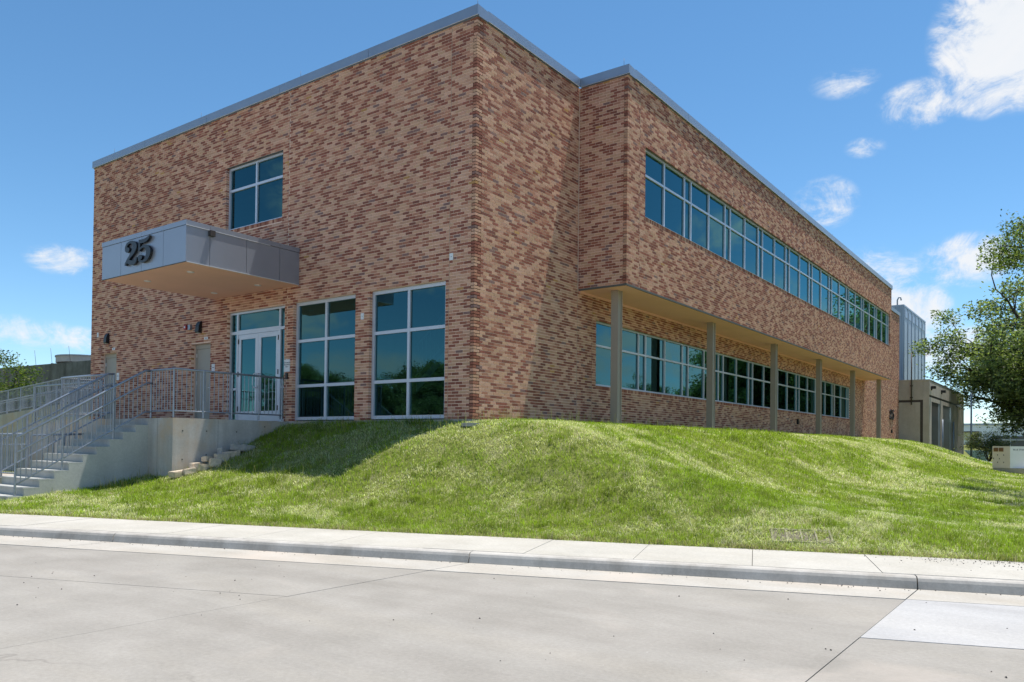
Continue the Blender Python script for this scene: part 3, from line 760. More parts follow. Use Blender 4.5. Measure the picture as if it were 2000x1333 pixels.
def digit2(fn_):
    mb = MB()
    ribbon(mb, [(.10,.63,.10),(.08,.76,.09),(.16,.91,.10),(.32,.955,.10),(.46,.88,.17),(.525,.72,.21),(.46,.54,.19),(.30,.36,.13),(.15,.20,.085),(.07,.04,.075)], fn_, 0, .090)
    blob(mb, .165, .655, .105, fn_, 0, .092)
    ribbon(mb, [(.06,.02,.06),(.11,.13,.10),(.22,.155,.16),(.36,.09,.18),(.50,.075,.16),(.585,.14,.10),(.615,.27,.06)], fn_, 0, .088)
    return mb
def digit5(fn_):
    mb = MB()
    ribbon(mb, [(.09,.955,.075),(.085,.75,.075),(.08,.49,.075)], fn_, 0, .088)
    ribbon(mb, [(.06,.88,.15),(.22,.865,.15),(.38,.88,.15),(.50,.94,.11),(.585,1.03,.03)], fn_, 0, .091)
    ribbon(mb, [(.085,.50,.05),(.17,.60,.075),(.31,.645,.10),(.46,.56,.18),(.53,.37,.215),(.46,.14,.17),(.30,.035,.10),(.15,.055,.09),(.075,.15,.09)], fn_, 0, .090)
    blob(mb, .135, .215, .105, fn_, 0, .0925)
    return mb
def number25(parent, O, A, N, h):
    O, A, N = Vector(O), Vector(A), Vector(N)
    for i, dg in enumerate((digit2, digit5)):
        off = i*1.06*h
        f2 = lambda x, y, d: O+A*(off+x*h*1.58)+Vector((0,0,y*h))+N*(.014+d*.62)
        dg(f2).build('digit', 'digit_black', parent)
number25(can, (-8.30,CY,3.665), X_, NF, .575)
number25(bld, (0,43.2,1.37), Y_, NR, .66)

# --- things fixed to the walls
def wall_lamp(x, z, label):
    t_ = thing('wall_lamp', label, 'lamp', (x,0,z), 'black wall lamps over the service doors')
    mb = MB(); prof = [(0,-.17),(-.10,-.17),(-.115,-.14),(-.105,.02),(-.07,.12),(-.03,.165),(0,.17)]
    mb.extr(prof, lambda a,b,d: (x+d, a-.001, z+b), -.085, .085); mb.build('housing', 'black_plastic', t_)
    BOX('lens', 'light_lens', t_, x-.06, x+.06, -.09, -.02, z-.178, z-.1705)
wall_lamp(-10.12, 2.74, 'black wedge wall lamp beside the red alarm strobe'); wall_lamp(-15.38, 2.78, 'black wedge wall lamp near the end of the brick wall')
t_ = thing('fire_alarm', 'red fire alarm strobe on a grey box on the brick wall', 'alarm', (-10.73,0,2.78))
BOX('box', 'galvanised', t_, -10.66, -10.54, -.07, -.001, 2.70, 2.84)
MB().disc((-10.76,-.001,2.78), .075, -.10, 0, 'y', 20).build('strobe', 'red_plastic', t_)
MB().disc((-10.76,-.001,2.78), .03, -.112, -.1005, 'y', 12).build('lens', 'sign_white', t_)
def text_mesh(name, txt, size, mat, O, A, N, align='CENTER', parent=None):
    cv = bpy.data.curves.new('t', 'FONT'); cv.body = txt; cv.size = size; cv.align_x = align; cv.align_y = 'CENTER'; cv.extrude = .0012; cv.resolution_u = 3
    to = bpy.data.objects.new('t', cv); COL.objects.link(to); bpy.context.view_layer.update()
    me = bpy.data.meshes.new_from_object(to.evaluated_get(bpy.context.evaluated_depsgraph_get())); me.name = name
    bpy.data.objects.remove(to)
    A, N, O = Vector(A), Vector(N), Vector(O)
    me.transform(Matrix(((A.x,0,N.x,O.x),(A.y,0,N.y,O.y),(A.z,1,N.z,O.z),(0,0,0,1))))
    return link(me, name, mat, parent)
t_ = thing('notice_sign', 'white notice sign beside the glazed entrance doors', 'sign', (-6.17,0,1.46))
BOX('plate', 'sign_white', t_, -6.285, -6.06, -.012, -.001, 1.28, 1.60)
for i, s_ in enumerate(('AUTHORIZED','PERSONNEL','ONLY')): text_mesh('lettering', s_, .045, 'sign_ink', (-6.172,-.0135,1.51-.052*i), X_, NF, 'CENTER', t_)
t_ = thing('card_reader', 'black card reader under the notice sign', 'card reader', (-6.17,0,1.17)); BOX('body', 'black_plastic', t_, -6.21, -6.13, -.03, -.001, 1.09, 1.25); BOX('keypad', 'steel_dark', t_, -6.195, -6.145, -.034, -.0305, 1.12, 1.20)
for x_, z_, lb in ((-9.44,1.52,'small white room sign beside the grey service door near the entrance'),(-14.70,1.50,'small white room sign beside the grey service door at the far end')):
    t_ = thing('room_sign', lb, 'sign', (x_,0,z_), 'room signs beside the service doors'); BOX('plate', 'sign_white', t_, x_-.075, x_+.075, -.01, -.001, z_-.11, z_+.13); BOX('band', 'ink_blue', t_, x_-.045, x_+.05, -.0115, -.0105, z_+.02, z_+.035)
for x_, z_, lb in ((-9.82,2.40,'small white tag above the grey service door near the entrance'),(-15.0,2.42,'small white tag above the grey service door at the far end')):
    t_ = thing('door_tag', lb, 'tag', (x_,0,z_), 'tags above the service doors'); BOX('plate', 'sign_white', t_, x_-.09, x_+.09, -.008, -.001, z_-.035, z_+.04); BOX('band', 'ink_blue', t_, x_-.02, x_+.03, -.0095, -.0085, z_-.01, z_+.015)
for x_, z_, lb in ((-.644,3.527,'small pale blue cover plate on the brick beside the tall windows'),(-3.40,2.47,'small pale cover plate on the brick pier between the tall windows'),(-16.05,2.95,'small pale cover plate near the end of the brick wall')):
    t_ = thing('cover_plate', lb, 'cover plate', (x_,0,z_), 'cover plates on the front wall'); BOX('plate', 'sign_white', t_, x_-.05, x_+.05, -.012, -.001, z_-.075, z_+.075); MB().disc((x_,-.012,z_), .012, -.004, 0, 'y', 8).build('screw', 'galvanised', t_)
for y_, z_, s_, lb in ((43.9,.60,.10,'small black hose box on the sunlit far brick wall'),(23.0,.62,.07,'small dark outlet box low on the shaded brick wall under the bay')):
    t_ = thing('outlet_box', lb, 'outlet', (0,y_,z_), 'outlet boxes on the side wall'); BOX('body', 'black_plastic', t_, .001, .07, y_-s_, y_+s_, z_-.12, z_+.12); BOX('lid', 'steel_dark', t_, .071, .08, y_-s_*.8, y_+s_*.8, z_-.1, z_+.1)
# roof lightning rods
for (x_, y_) in ((-15.5,.15),(-10.5,.15),(-6.0,.15),(-.12,.15),(WB-.2,D1+.15),(WB-.15,10.5),(WB-.15,17),(WB-.15,24),(WB-.15,31)):
    near = {-15.5:'far end of the front parapet',-10.5:'front parapet left of the upper window',-6.0:'front parapet between the upper window and the corner',-.12:'sharp brick corner of the front parapet'}.get(x_, 'front corner of the side bay' if y_ < 5 else 'long side bay parapet')
    t_ = thing('lightning_rod', 'thin lightning rod standing on the %s' % near, 'lightning rod', (x_,y_,ZCT-.03), 'lightning rods on the long side bay parapet' if 'long side' in near else 'lightning rods on the parapets')
    MB().tube([(x_,y_,ZCT-.02),(x_,y_,ZCT+.28)], .004, 6).build('rod', 'steel_dark', t_); MB().disc((x_,y_,ZCT-.03), .03, 0, .012).build('base', 'steel_dark', t_)

# --- inside, seen through the glass
BOX('interior_floor', 'interior_floor', bld, -L+.25, -.12, .24, 29, -.12, -.02)
BOX('interior_ceiling', 'interior_wall', bld, -L+.25, -.12, .24, 29, 3.25, 3.42)
BOX('interior_ceiling', 'interior_wall', bld, -L+.25, -.12, .24, 29, 7.4, 7.5)
BOX('interior_ceiling', 'interior_wall', bld, -.11, WB-.12, D1+.12, D2-.13, 7.4, 7.5)
BOX('interior_floor', 'interior_floor', bld, -.11, WB-.12, D1+.12, D2-.13, 3.5, 3.62)
BOX('interior_wall', 'interior_wall', bld, -12, -3.4, 6.0, 6.1, 0, 3.24)
BOX('interior_wall', 'interior_wall', bld, -3.35, -3.2, .3, 6.0, 0, 3.24)
BOX('interior_wall', 'interior_wall', bld, -3.2, -.15, 4.5, 4.6, 0, 3.24)
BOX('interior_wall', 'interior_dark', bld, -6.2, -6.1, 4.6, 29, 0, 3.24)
BOX('interior_wall', 'interior_wall', bld, -7.9, -7.6, 1.6, 1.9, 3.43, 7.39)
BOX('interior_wall', 'interior_wall', bld, -12, -5, 5.0, 5.1, 3.43, 7.39)
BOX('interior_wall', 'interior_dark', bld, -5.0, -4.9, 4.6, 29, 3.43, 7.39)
for i, (yy) in enumerate((9.9,15.5,21.0,27.0)):
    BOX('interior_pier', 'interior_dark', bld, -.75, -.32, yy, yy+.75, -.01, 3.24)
st = thing('interior_staircase', 'white interior staircase seen through the tall corner window', 'staircase', (-1.8,2.4,0))
for i in range(9):
    BOX('step', 'white_paint', st, -2.95+.13*i, -2.95+.13*(i+1)+.05, 1.5, 2.6, .9-.0+.11*i-.9+.9, .95+.11*i)
MB().extr([(-3.0,.72),(-1.75,1.76),(-1.75,1.98),(-3.0,.98)], lambda a,b,d: (a,1.45+d,b), 0, .04).build('stringer', 'white_paint', st)
BOX('landing', 'white_paint', st, -1.74, -.5, 1.45, 3.2, 1.72, 1.98)
rl_ = MB().tube([(-2.98,1.40,1.85),(-1.74,1.40,2.85),(-.5,1.40,2.85)], .02).build('handrail', 'white_paint', st)
MB().tube([(-2.98,1.40,1.12),(-1.74,1.40,2.1),(-.5,1.40,2.1)], .015).build('lower_rail', 'white_paint', st)
for i in range(18):
    x_ = -2.9+i*.135; zb = 1.15+(x_+2.98)*.79 if x_ < -1.74 else 2.1; zt2 = 1.85+(x_+2.98)*.806 if x_ < -1.74 else 2.85
    MB().tube([(x_,1.40,zb),(x_,1.40,zt2)], .008, 6, False).build('baluster', 'white_paint', st)

# ------------------------------------------------------------------ landing, stairs, ramp
XL, XS, XS2, YL = -6.05, -7.08, -8.93, -3.19
ld = thing('entrance_landing', 'pale concrete entrance landing with a weathered side wall', 'landing', (-9,-1.5,-1.9))
MB().box(-11.7, XL, YL, -.065, -2.1, -.012).build('platform', 'wall_concrete', ld)
MB().box(-16.4, -11.71, -1.9, -.065, -2.1, -.014).build('platform', 'wall_concrete', ld)
for y_, z_ in ((-.75,-.16),(-1.55,-.30),(-2.35,-.30),(-2.95,-.30),(-2.35,-.85),(-2.95,-.95)):
    MB().disc((XL+.001,y_,z_), .018, -.004, .003, 'x', 10).build('tie_hole', 'dark_edge', ld)
for y_ in (-2.05,): BOX('form_joint', 'dark_edge', ld, XL-.01, XL+.0015, y_-.003, y_+.003, -2.0, -.03)
BOX('form_joint', 'dark_edge', ld, -6.68, -6.674, YL-.0015, YL+.01, -2.0, -.03)
sts = thing('entrance_stairs', 'flight of grey concrete steps rising to the entrance landing', 'stairs', (-8,-4.6,-1.9))
for i in range(10):
    zt_ = -.17*(i+1)+.003*i*.3; y0 = YL-.29*(i+1); 
    mb = MB(); yb = YL-.29*i
    mb.box(XS2, XS, y0-.012+.012, yb, -2.1, zt_-.03)
    mb.box(XS2, XS+.001, y0-.02, yb-.001, zt_-.03, zt_)
    mb.build('step', 'step_concrete', sts)

def rail_path(path, parent, h, mat='galvanised', r=.025):
    return MB().tube([(p[0],p[1],p[2]+h) for p in path], r, 8).build('rail', mat, parent)
balm = {}
def baluster(parent, x, y, z0, z1, r=.0075, name='baluster'):
    hh = round(z1-z0, 2); key = (hh, r)
    if key not in balm:
        me_ = MB().tube([(0,0,0),(0,0,hh)], r, 6, False).mesh(name); me_.materials.append(MAT['galvanised']); balm[key] = me_
    o = bpy.data.objects.new(name, balm[key]); COL.objects.link(o); o.location = (x,y,z0); par(o, parent); return o
def railing(name, label, group, path, posts, top=1.10, bottom=.14, handrail=None, base=None, spacing=.115):
    """path: list of (x,y,z ground line). posts at path parameters (fraction of length)"""
    P = [Vector(p) for p in path]
    t_ = thing(name, label, 'railing', path[0], group)
    rail_path(path, t_, top); rail_path(path, t_, bottom, r=.017)
    if handrail: 
        off = Vector(handrail[1]); MB().tube([p+off+Vector((0,0,handrail[0])) for p in P], .018, 8).build('handrail', 'galvanised', t_)
    seg = [(P[i+1]-P[i]).length for i in range(len(P)-1)]; tot = sum(seg)
    def at(s):
        for i, l_ in enumerate(seg):
            if s <= l_+1e-6: return P[i].lerp(P[i+1], s/l_)
            s -= l_
        return P[-1]
    ps = [f*tot for f in posts]
    for s in ps:
        p = at(s); b_ = base(p) if base else p.z
        baluster(t_, p.x, p.y, b_, p.z+top, .025, 'post')
    n_ = int(tot/spacing)
    for i in range(1, n_):
        s = i*tot/n_
        if min(abs(s-q) for q in ps) < .04: continue
        p = at(s); baluster(t_, p.x, p.y, p.z+bottom, p.z+top, .0105)
    return t_
SLP = .17/.29
def stair_base(p):
    i = max(0, math.ceil((YL-p.y)/.29-1e-6)); return -.17*min(i,10)
xr = XS-.06
railing('stair_railing', 'galvanised stair railing on the lawn side of the entrance steps', 'galvanised railings of the entrance',
        [(xr,-5.95,-1.60),(xr,-3.24,-.0),(xr,-3.101,0)], (0,.32,.70), top=1.09, bottom=.13, handrail=(.80,(.07,0,0)), base=stair_base)
xl = XS2+.08
railing('stair_railing', 'galvanised stair railing on the ramp side of the entrance steps', 'galvanised railings of the entrance',
        [(xl,-5.95,-1.60),(xl,-3.24,0),(xl,-3.101,0)], (0,.32,.70), top=1.09, bottom=.13, handrail=(.80,(-.07,0,0)), base=stair_base)
railing('landing_railing', 'galvanised railing around the lawn side of the entrance landing', 'galvanised railings of the entrance',
        [(xr,-3.10,0),(xr+.0,-3.10,0.0),(XL-.08,-3.10,0),(XL-.08,-.12,0)][1:], (0,.24,.43,.62,.81,.985), top=1.10, bottom=.15)
railing('landing_railing', 'galvanised railing on the ramp side of the entrance landing', 'galvanised railings of the entrance',
        [(xl,-3.10,0),(-11.62,-3.10,0),(-11.62,-2.0,0),(-15.9,-1.95,0)], (0,.22,.335,.47,.65,.82,1), top=1.10, bottom=.15, handrail=(.86,(0,.06,0)))
# lower ramp beside the stairs
rp = thing('access_ramp', 'low concrete access ramp beside the entrance stairs', 'ramp', (-12,-4.2,-1.9))
MB().prism([(-20,YL-.02),(-20,-4.9),(XS2-.35,-4.9),(XS2-.35,YL-.02)], -2.1, [-1.55,-1.55,-1.45,-1.45]).build('ramp_slab', 'wall_concrete', rp)
railing('ramp_railing', 'galvanised railing along the low access ramp', 'galvanised railings of the entrance', [(XS2-.42,-4.82,-1.46),(-19.5,-4.82,-1.55)], (0,.14,.28,.42,.56,.7,.85,1), top=1.05, bottom=.12, handrail=(.8,(0,.06,0)))
railing('ramp_railing', 'galvanised railing turning across the low access ramp', 'galvanised railings of the entrance', [(XS2-.42,-4.74,-1.46),(XS2-.42,YL-.1,-1.4)], (0,.5,1), top=1.02, bottom=.12)
# far ramp beyond the end of the building
rp2 = thing('far_ramp', 'sloping concrete ramp wall beyond the end of the brick building', 'ramp', (-30,2.4,-1.9))
MB().add([(-24.0,2.4,-2.1),(-48,2.4,-2.1),(-48,2.4,-.55),(-24.0,2.4,.93),(-24.0,4.2,-2.1),(-48,4.2,-2.1),(-48,4.2,-.55),(-24.0,4.2,.93)],
         [(0,3,2,1),(4,5,6,7),(0,4,7,3),(1,2,6,5),(3,7,6,2),(0,1,5,4)]).build('ramp_wall', 'wall_concrete', rp2)
MB().box(-24.0+.001, -20.5, 2.4, 5.4, -2.1, .93).build('ramp_head', 'wall_concrete', rp2)
railing('ramp_railing', 'galvanised railing along the far sloping ramp', 'galvanised railings of the far ramp', [(-24.1,2.5,.93),(-40,2.5,-.05)], [i/12 for i in range(13)], top=1.07, bottom=.12, handrail=(.55,(0,.05,0)), spacing=.13)
railing('ramp_railing', 'galvanised railing on the flat head of the far ramp', 'galvanised railings of the far ramp', [(-20.6,2.5,.93),(-24.0,2.5,.93)], (0,.33,.66,1), top=1.12, bottom=.12, handrail=(.55,(0,.05,0)), spacing=.13)
railing('ramp_railing', 'galvanised railing on the back edge of the far sloping ramp', 'galvanised railings of the far ramp', [(-24.1,4.1,.93),(-40,4.1,-.05)], [i/10 for i in range(11)], top=1.07, bottom=.12, spacing=.13)

# ------------------------------------------------------------------ small things on the lawn
blocks = [(-5.78,-3.16,.42,.10,.20,18,0,'pale_block'),(-5.62,-3.02,.24,.10,.11,-4,.02,'pale_block'),(-5.60,-2.72,.30,.12,.15,8,.0,'pale_block'),(-5.82,-2.72,.36,.09,.12,22,.07,'pale_block'),
          (-5.50,-2.48,.22,.15,.18,-12,.0,'pale_block'),(-5.80,-2.42,.34,.09,.16,26,.10,'pale_block'),(-5.58,-2.25,.28,.15,.16,4,.03,'pale_block'),(-5.62,-1.98,.36,.12,.15,8,.02,'pale_block'),
          (-5.83,-2.02,.34,.12,.15,30,.10,'grey_block'),(-5.66,-1.72,.40,.11,.17,2,.09,'grey_block'),(-5.60,-1.55,.30,.12,.16,12,.0,'grey_block'),(-5.70,-2.9,.22,.08,.12,60,.05,'pale_block')]
for i, (x, y, l_, h_, d_, ang, up_, mt) in enumerate(blocks):
    import bmesh
    bm = bmesh.new(); bmesh.ops.create_cube(bm, size=1)
    for v in bm.verts: v.co = Vector((v.co.x*d_+rnd.uniform(-.012,.012), v.co.y*l_*1.12+rnd.uniform(-.015,.015), v.co.z*h_*1.3+rnd.uniform(-.01,.01)))
    bmesh.ops.bevel(bm, geom=bm.edges[:], offset=.014, segments=2, affect='EDGES')
    me = bpy.data.meshes.new('loose_block'); bm.to_mesh(me); bm.free()
    o = link(me, 'loose_block', mt); gz = float(terrain(x, y))
    o.location = (x,y,gz+h_/2+up_*.9+.015); o.rotation_euler = (R(rnd.uniform(-9,9)), R(rnd.uniform(-6,6)), R(ang-8))
    tag(o, 'loose pale stone block heaped against the landing wall' if mt == 'pale_block' else 'loose grey stone block in the shaded end of the heap', 'block', 'pale stone blocks heaped by the landing' if mt == 'pale_block' else 'grey stone blocks heaped by the landing')
# inlet grate
gx, gy = 7.33, -1.88; gz = float(terrain(gx, gy))
dg = thing('drain_inlet', 'concrete drain inlet with four slots sunk in the grass', 'drain', (gx,gy,gz))
ga = Vector((.93,.36,0)); gb = Vector((-.36,.93,0))
def gfn(a, b_, d): 
    p = Vector((gx,gy,0))+ga*a+gb*b_; return (p.x, p.y, float(terrain(p.x,p.y))+.015+d)
fm = MB(); fm.extr([(-.40,-.2),(.40,-.2),(.40,.22),(-.40,.22)], gfn, -.12, -.012); fm.build('lid', 'drain_slab', dg)
for a_ in (-.40,-.2,0,.2,.40): MB().extr([(a_*.95-.012,-.2),(a_*.95+.012,-.2),(a_*.95+.012,.22),(a_*.95-.012,.22)], gfn, -.011, .006).build('bar', 'drain_bar', dg)
for b_ in (-.215,.235): MB().extr([(-.40,b_-.012),(.40,b_-.012),(.40,b_+.012),(-.40,b_+.012)], gfn, -.05, .004).build('rim', 'drain_bar', dg)
# flat cover near the building corner
tz = float(terrain(.35,-.35)); cvr = MB().disc((.30,-.42,tz), .2, -.05, .025, 'z', 20).build('valve_cover', 'grey_block'); tag(cvr, 'flat round concrete valve cover in the grass by the brick corner', 'cover')

# dry leaf litter and grit blown against the pavement and gutter
lit = MB()
for i in range(420):
    if i < 230: x_ = rnd.gauss(9.6, .55); y_ = edge_y(x_)-abs(rnd.gauss(0,.35)); z_ = -1.864
    elif i < 360: x_ = rnd.uniform(-3,10.5); y_ = kerb_y(x_)-abs(rnd.gauss(0,.10))-.02; z_ = -1.993
    else: x_ = rnd.uniform(0,10.5); y_ = rnd.uniform(gut_y(x_)-3.6, gut_y(x_)); z_ = -1.997
    r_ = rnd.uniform(.004,.012); t_ = rnd.uniform(0,6.28)
    lit.add([(x_+r_*math.cos(t_+q*2.1), y_+r_*math.sin(t_+q*2.1), z_) for q in range(3)]+[(x_,y_,z_+r_*.8)], [(0,1,3),(1,2,3),(2,0,3)])
tag(lit.build('litter', 'steel_dark'), 'dry leaf litter and grit along the pavement and gutter', 'litter', kind='stuff')
# ------------------------------------------------------------------ background
ax = thing('annex_building', 'low concrete annex with two open loading doors past the brick building', 'building', (1,46.5,-1))
AX1, AY, AD, AZ = 1.87, 46.45, 64.7, 4.08
MB().box(-6, AX1-.02, AY+.02, AD, -2.2, AZ-.05).build('core', 'steel_dark', ax)
BOX('panel', 'annex_concrete', ax, -.3, .72+.6, AY-.0, AY+.05, -2.2, 2.62)
BOX('panel', 'annex_concrete', ax, 1.50, AX1, AY-.01, AY+.05, -2.2, AZ-.02)
BOX('panel', 'annex_concrete', ax, -.3, 1.49, AY-.005, AY+.05, 2.78, AZ-.02)
BOX('roof_edge', 'annex_concrete', ax, -.3, AX1+.03, AY-.03, AY+.3, AZ-.019, AZ+.08)
BOX('roof_edge', 'dark_edge', ax, AX1-.3, AX1+.035, AY+.301, AD+.05, AZ-.019, AZ+.07)
BOX('panel', 'annex_concrete', ax, AX1-.019, AX1+.02, AY+.051, AD, 3.12, AZ-.02)
BOX('band', 'steel_dark', ax, AX1-.019, AX1+.005, AY+.2, AD, 2.98, 3.11)
yy = [AY+.051,47.4]; doors = [(47.4,50.9),(52.4,56.2)]
pz = 2.97
for p, q in ((AY+.051,47.35),(51.4,52.55),(57.2,59.0),(59.02,61.0),(61.02,62.8),(62.82,AD)): BOX('panel', 'annex_concrete', ax, AX1-.019, AX1+.02, p, q, -2.3, pz)
for p, q in ((47.36,51.39),(52.56,57.19)):
    BOX('lintel', 'annex_concrete', ax, AX1-.019, AX1+.01, p, q, 2.70, pz)
    dd = BOX('dock_door', 'canopy_panel', ax, AX1-.25, AX1-.15, p, q, 1.75, 2.70)
    BOX('jamb', 'galvanised', ax, AX1-.2, AX1-.01, q-.9, q-.05, -2.3, 2.69)
    BOX('opening_shade', 'black_plastic', ax, AX1-.018, AX1+.004, p+.1, q-1.0, -2.3, 1.74)  # solid black sheet painted as the shade inside the open doorway
    MB().tube([(AX1+.12,q+.25,-1.6),(AX1+.12,q+.25,1.6)], .06, 8).build('bollard', 'galvanised', ax)
for yy_ in (47.0, 51.6): 
    t_ = thing('flood_lamp', 'small dark flood lamp under the annex roof edge', 'lamp', (AX1,yy_,3.6), 'flood lamps on the annex'); BOX('housing', 'black_plastic', t_, AX1+.021, AX1+.3, yy_-.12, yy_+.3, 3.55, 3.72); BOX('arm', 'steel_dark', t_, AX1+.021, AX1+.1, yy_, yy_+.1, 3.45, 3.549)
t_ = thing('vent_pipe', 'thin dark vent pipe rising up the annex wall', 'pipe', (.78,AY,2.5)); MB().tube([(.80,AY-.08,2.45),(.80,AY-.08,6.0)], .04, 8).build('pipe', 'steel_dark', t_)
for zz in (2.9,3.7): BOX('clamp', 'steel_dark', t_, .72, .88, AY-.1, AY-.006, zz, zz+.08)
# ribbed tower
tw = thing('metal_tower', 'tall blue grey ribbed metal clad tower behind the annex', 'tower', (-3,60,0))
MB().box(-14, -2.04, 60, 70.9, -1.9, 11.48).build('body', 'tower_metal', tw)
BOX('cap', 'coping_metal', tw, -14, -2.0, 59.96, 70.95, 11.481, 11.62)
for i in range(7): 
    y_ = 60.1+i*1.75; BOX('rib', 'tower_metal', tw, -2.039, -1.99, y_, y_+.16, -1.9, 11.47)
for i in range(5): BOX('rib', 'tower_metal', tw, -2.75+.16*i, -2.69+.16*i, 59.93, 59.999, -1.9, 11.47)
for i in range(6): BOX('louvre', 'coping_metal', tw, -2.039, -2.0, 60.5+i*1.75, 61.6+i*1.75, 10.6, 11.2)
for zz in (8.6,5.6,2.9): BOX('bracket', 'black_plastic', tw, -1.989, -1.75, 70.3, 70.6, zz, zz+.25)
MB().tube([(-2.6,60.4,11.6),(-2.6,60.4,12.1),(-2.5,60.4,12.3),(-2.35,60.4,12.3),(-2.3,60.4,12.05)], .06, 8).build('vent', 'galvanised', tw)
# far pale building beyond the tree
fb_ = thing('far_building', 'far pale office block with dark ribbon windows under the oak', 'building', (5,112,-2))
MB().box(-7, 45, 112, 125, -2.2, 2.75).build('wall', 'far_white', fb_)
for i in range(12):
    x0 = .2+i*2.0; w_ = BOX('window', 'interior_dark', fb_, x0, x0+1.85, 111.9, 111.95, -.9, 1.25); BOX('pane', 'interior_dark', w_, x0, x0+1.85, 111.96, 111.99, -.9, 1.25); BOX('transom', 'far_white', w_, x0, x0+1.85, 111.82, 111.89, .72, .80)
    BOX('window', 'interior_dark', fb_, x0, x0+1.85, 111.9, 111.95, -3, -1.9)
BOX('roof_edge', 'coping_metal', fb_, -7.1, 45.1, 111.8, 125, 2.751, 3.0)
s_ = thing('white_shed', 'far white shed with small windows behind the shrub', 'shed', (-1,98,-2))
MB().prism([(-7,98),(-.35,98),(-.35,106),(-7,106)], -2.2, [1.0,1.0,.8,.8]).build('wall', 'far_white', s_)
for x_ in (-.75,-1.4): BOX('window', 'interior_dark', s_, x_-.14, x_+.14, 97.95, 97.999, -.25, .12)
s_ = thing('blue_container', 'pale blue corrugated container beside the white shed', 'container', (.5,82,-2))
MB().box(-6, 2.0, 82, 84.4, -2.2, -.65).build('body', 'far_blue', s_)
for i in range(16): BOX('rib', 'far_blue', s_, -5.8+i*.48, -5.62+i*.48, 81.94, 81.999, -2.1, -.75)
s_ = thing('walkway_roof', 'pale green covered walkway roof beside the thin pole', 'walkway', (1.5,75,0)); MB().box(-4, 2.0, 75, 77, .35, 1.1).build('fascia', 'far_white', s_); BOX('edge', 'dark_edge', s_, -4.05, 2.05, 74.9, 77.1, 1.101, 1.2)
p_ = thing('utility_pole', 'thin grey utility pole in front of the white shed', 'pole', (3.45,55,-1.8)); MB().tube([(3.45,55,-2.0),(3.45,55,3.7)], [.075,.055], 8).build('shaft', 'galvanised', p_); MB().tube([(3.45,55,3.5),(3.7,55,3.65)], .025, 6).build('arm', 'galvanised', p_)
br_ = thing('pipe_barrier', 'low grey pipe barrier beside the pale generator', 'barrier', (5.4,42,-1.8))
for x_, r_ in ((5.37,.09),(5.85,.045)): MB().tube([(x_,42,-2.0),(x_,42,-1.2 if r_ > .05 else -1.28)], r_, 8).build('post', 'galvanised', br_)
for zz in (-1.25,-1.5): MB().tube([(4.1,44.5,zz+.08),(5.37,42,zz),(6.4,42,zz-.12)], .022, 6).build('rail', 'galvanised', br_)
# generator
GX, GY, GZ0 = 6.90, 30.0, float(terrain(7.4, 30))
ge = thing('generator', 'pale boxed generator cabinet with brown louvres at the foot of the mound', 'generator', (GX,GY,GZ0))
zb = -1.50
gsx = 7.60
MB().box(GX, gsx, GY, GY+.0+1.0, zb+.12, -.37).build('end_section', 'generator_pink', ge)
MB().box(GX+.02, 10.6, GY-.002+.02, GY+1.3, zb-.1, zb+.119).build('base', 'annex_concrete', ge)
MB().add([(gsx+.001,GY+.0,zb+.12),(10.5,GY+1.9,zb+.12),(10.5,GY+3.2,zb+.12),(gsx+.001,GY+1.0,zb+.12),(gsx+.001,GY+.0,-.37),(10.5,GY+1.9,-.37),(10.5,GY+3.2,-.37),(gsx+.001,GY+1.0,-.37)],
         [(0,3,2,1),(4,5,6,7),(0,1,5,4),(1,2,6,5),(2,3,7,6),(3,0,4,7)]).build('body', 'generator_white', ge)
for x_ in (GX+.05, GX+.26): 
    lv = BOX('louvre', 'louvre_brown', ge, x_, x_+.18, GY-.012, GY-.001, -.62, -.44)
    for q in range(5): BOX('slat', 'louvre_brown', lv, x_, x_+.18, GY-.03, GY-.013, -.61+.034*q, -.596+.034*q)
for x_, z_ in ((GX+.21,-.78),(GX+.45,-.78),(GX+.05,-.94),(GX+.28,-.95),(GX+.21,-1.12),(GX+.45,-1.12)): BOX('latch', 'black_plastic', ge, x_-.012, x_+.012, GY-.02, GY-.001, z_-.03, z_+.03)
gd = Vector((10.5-gsx,1.9,0)).normalized(); text_mesh('lettering', 'BLUE STAR', .10, 'ink_blue', (gsx+.32,GY+.21-.004,-.53), gd, Vector((gd.y,-gd.x,0)), 'CENTER', ge)
# dark parking structure at the left
gar = thing('parking_garage', 'dark stained concrete wall of a parking structure beyond the ramps', 'building', (-70,15,-2))
MB().add([(-47.3,15,-2.1),(-64,15,-2.1),(-64,15,5.38),(-47.3,15,5.2),(-47.3,40,-2.1),(-64,40,-2.1),(-64,40,5.38),(-47.3,40,5.2)], [(0,3,2,1),(4,5,6,7),(0,4,7,3),(1,2,6,5),(3,7,6,2),(0,1,5,4)]).build('wall', 'garage_concrete', gar)
BOX('wall_band', 'garage_concrete', gar, -64, -47.3, 14.93, 14.999, 1.4, 3.0)
for x_, r_, h_ in ((-57.0,2.2,.45),(-49.6,1.7,.9)):
    t_ = thing('roof_tank', 'pale round tank on the parking structure %s' % ('next to the thin masts' if x_ < -55 else 'beside the brick wall end'), 'tank', (x_,19,5.3)); MB().disc((x_,19,5.75), r_, 0, h_, 'z', 28).build('shell', 'walk_concrete', t_); MB().disc((x_,19,5.75), r_+.06, h_+.001, h_+.12, 'z', 28).build('rim', 'grey_block', t_)
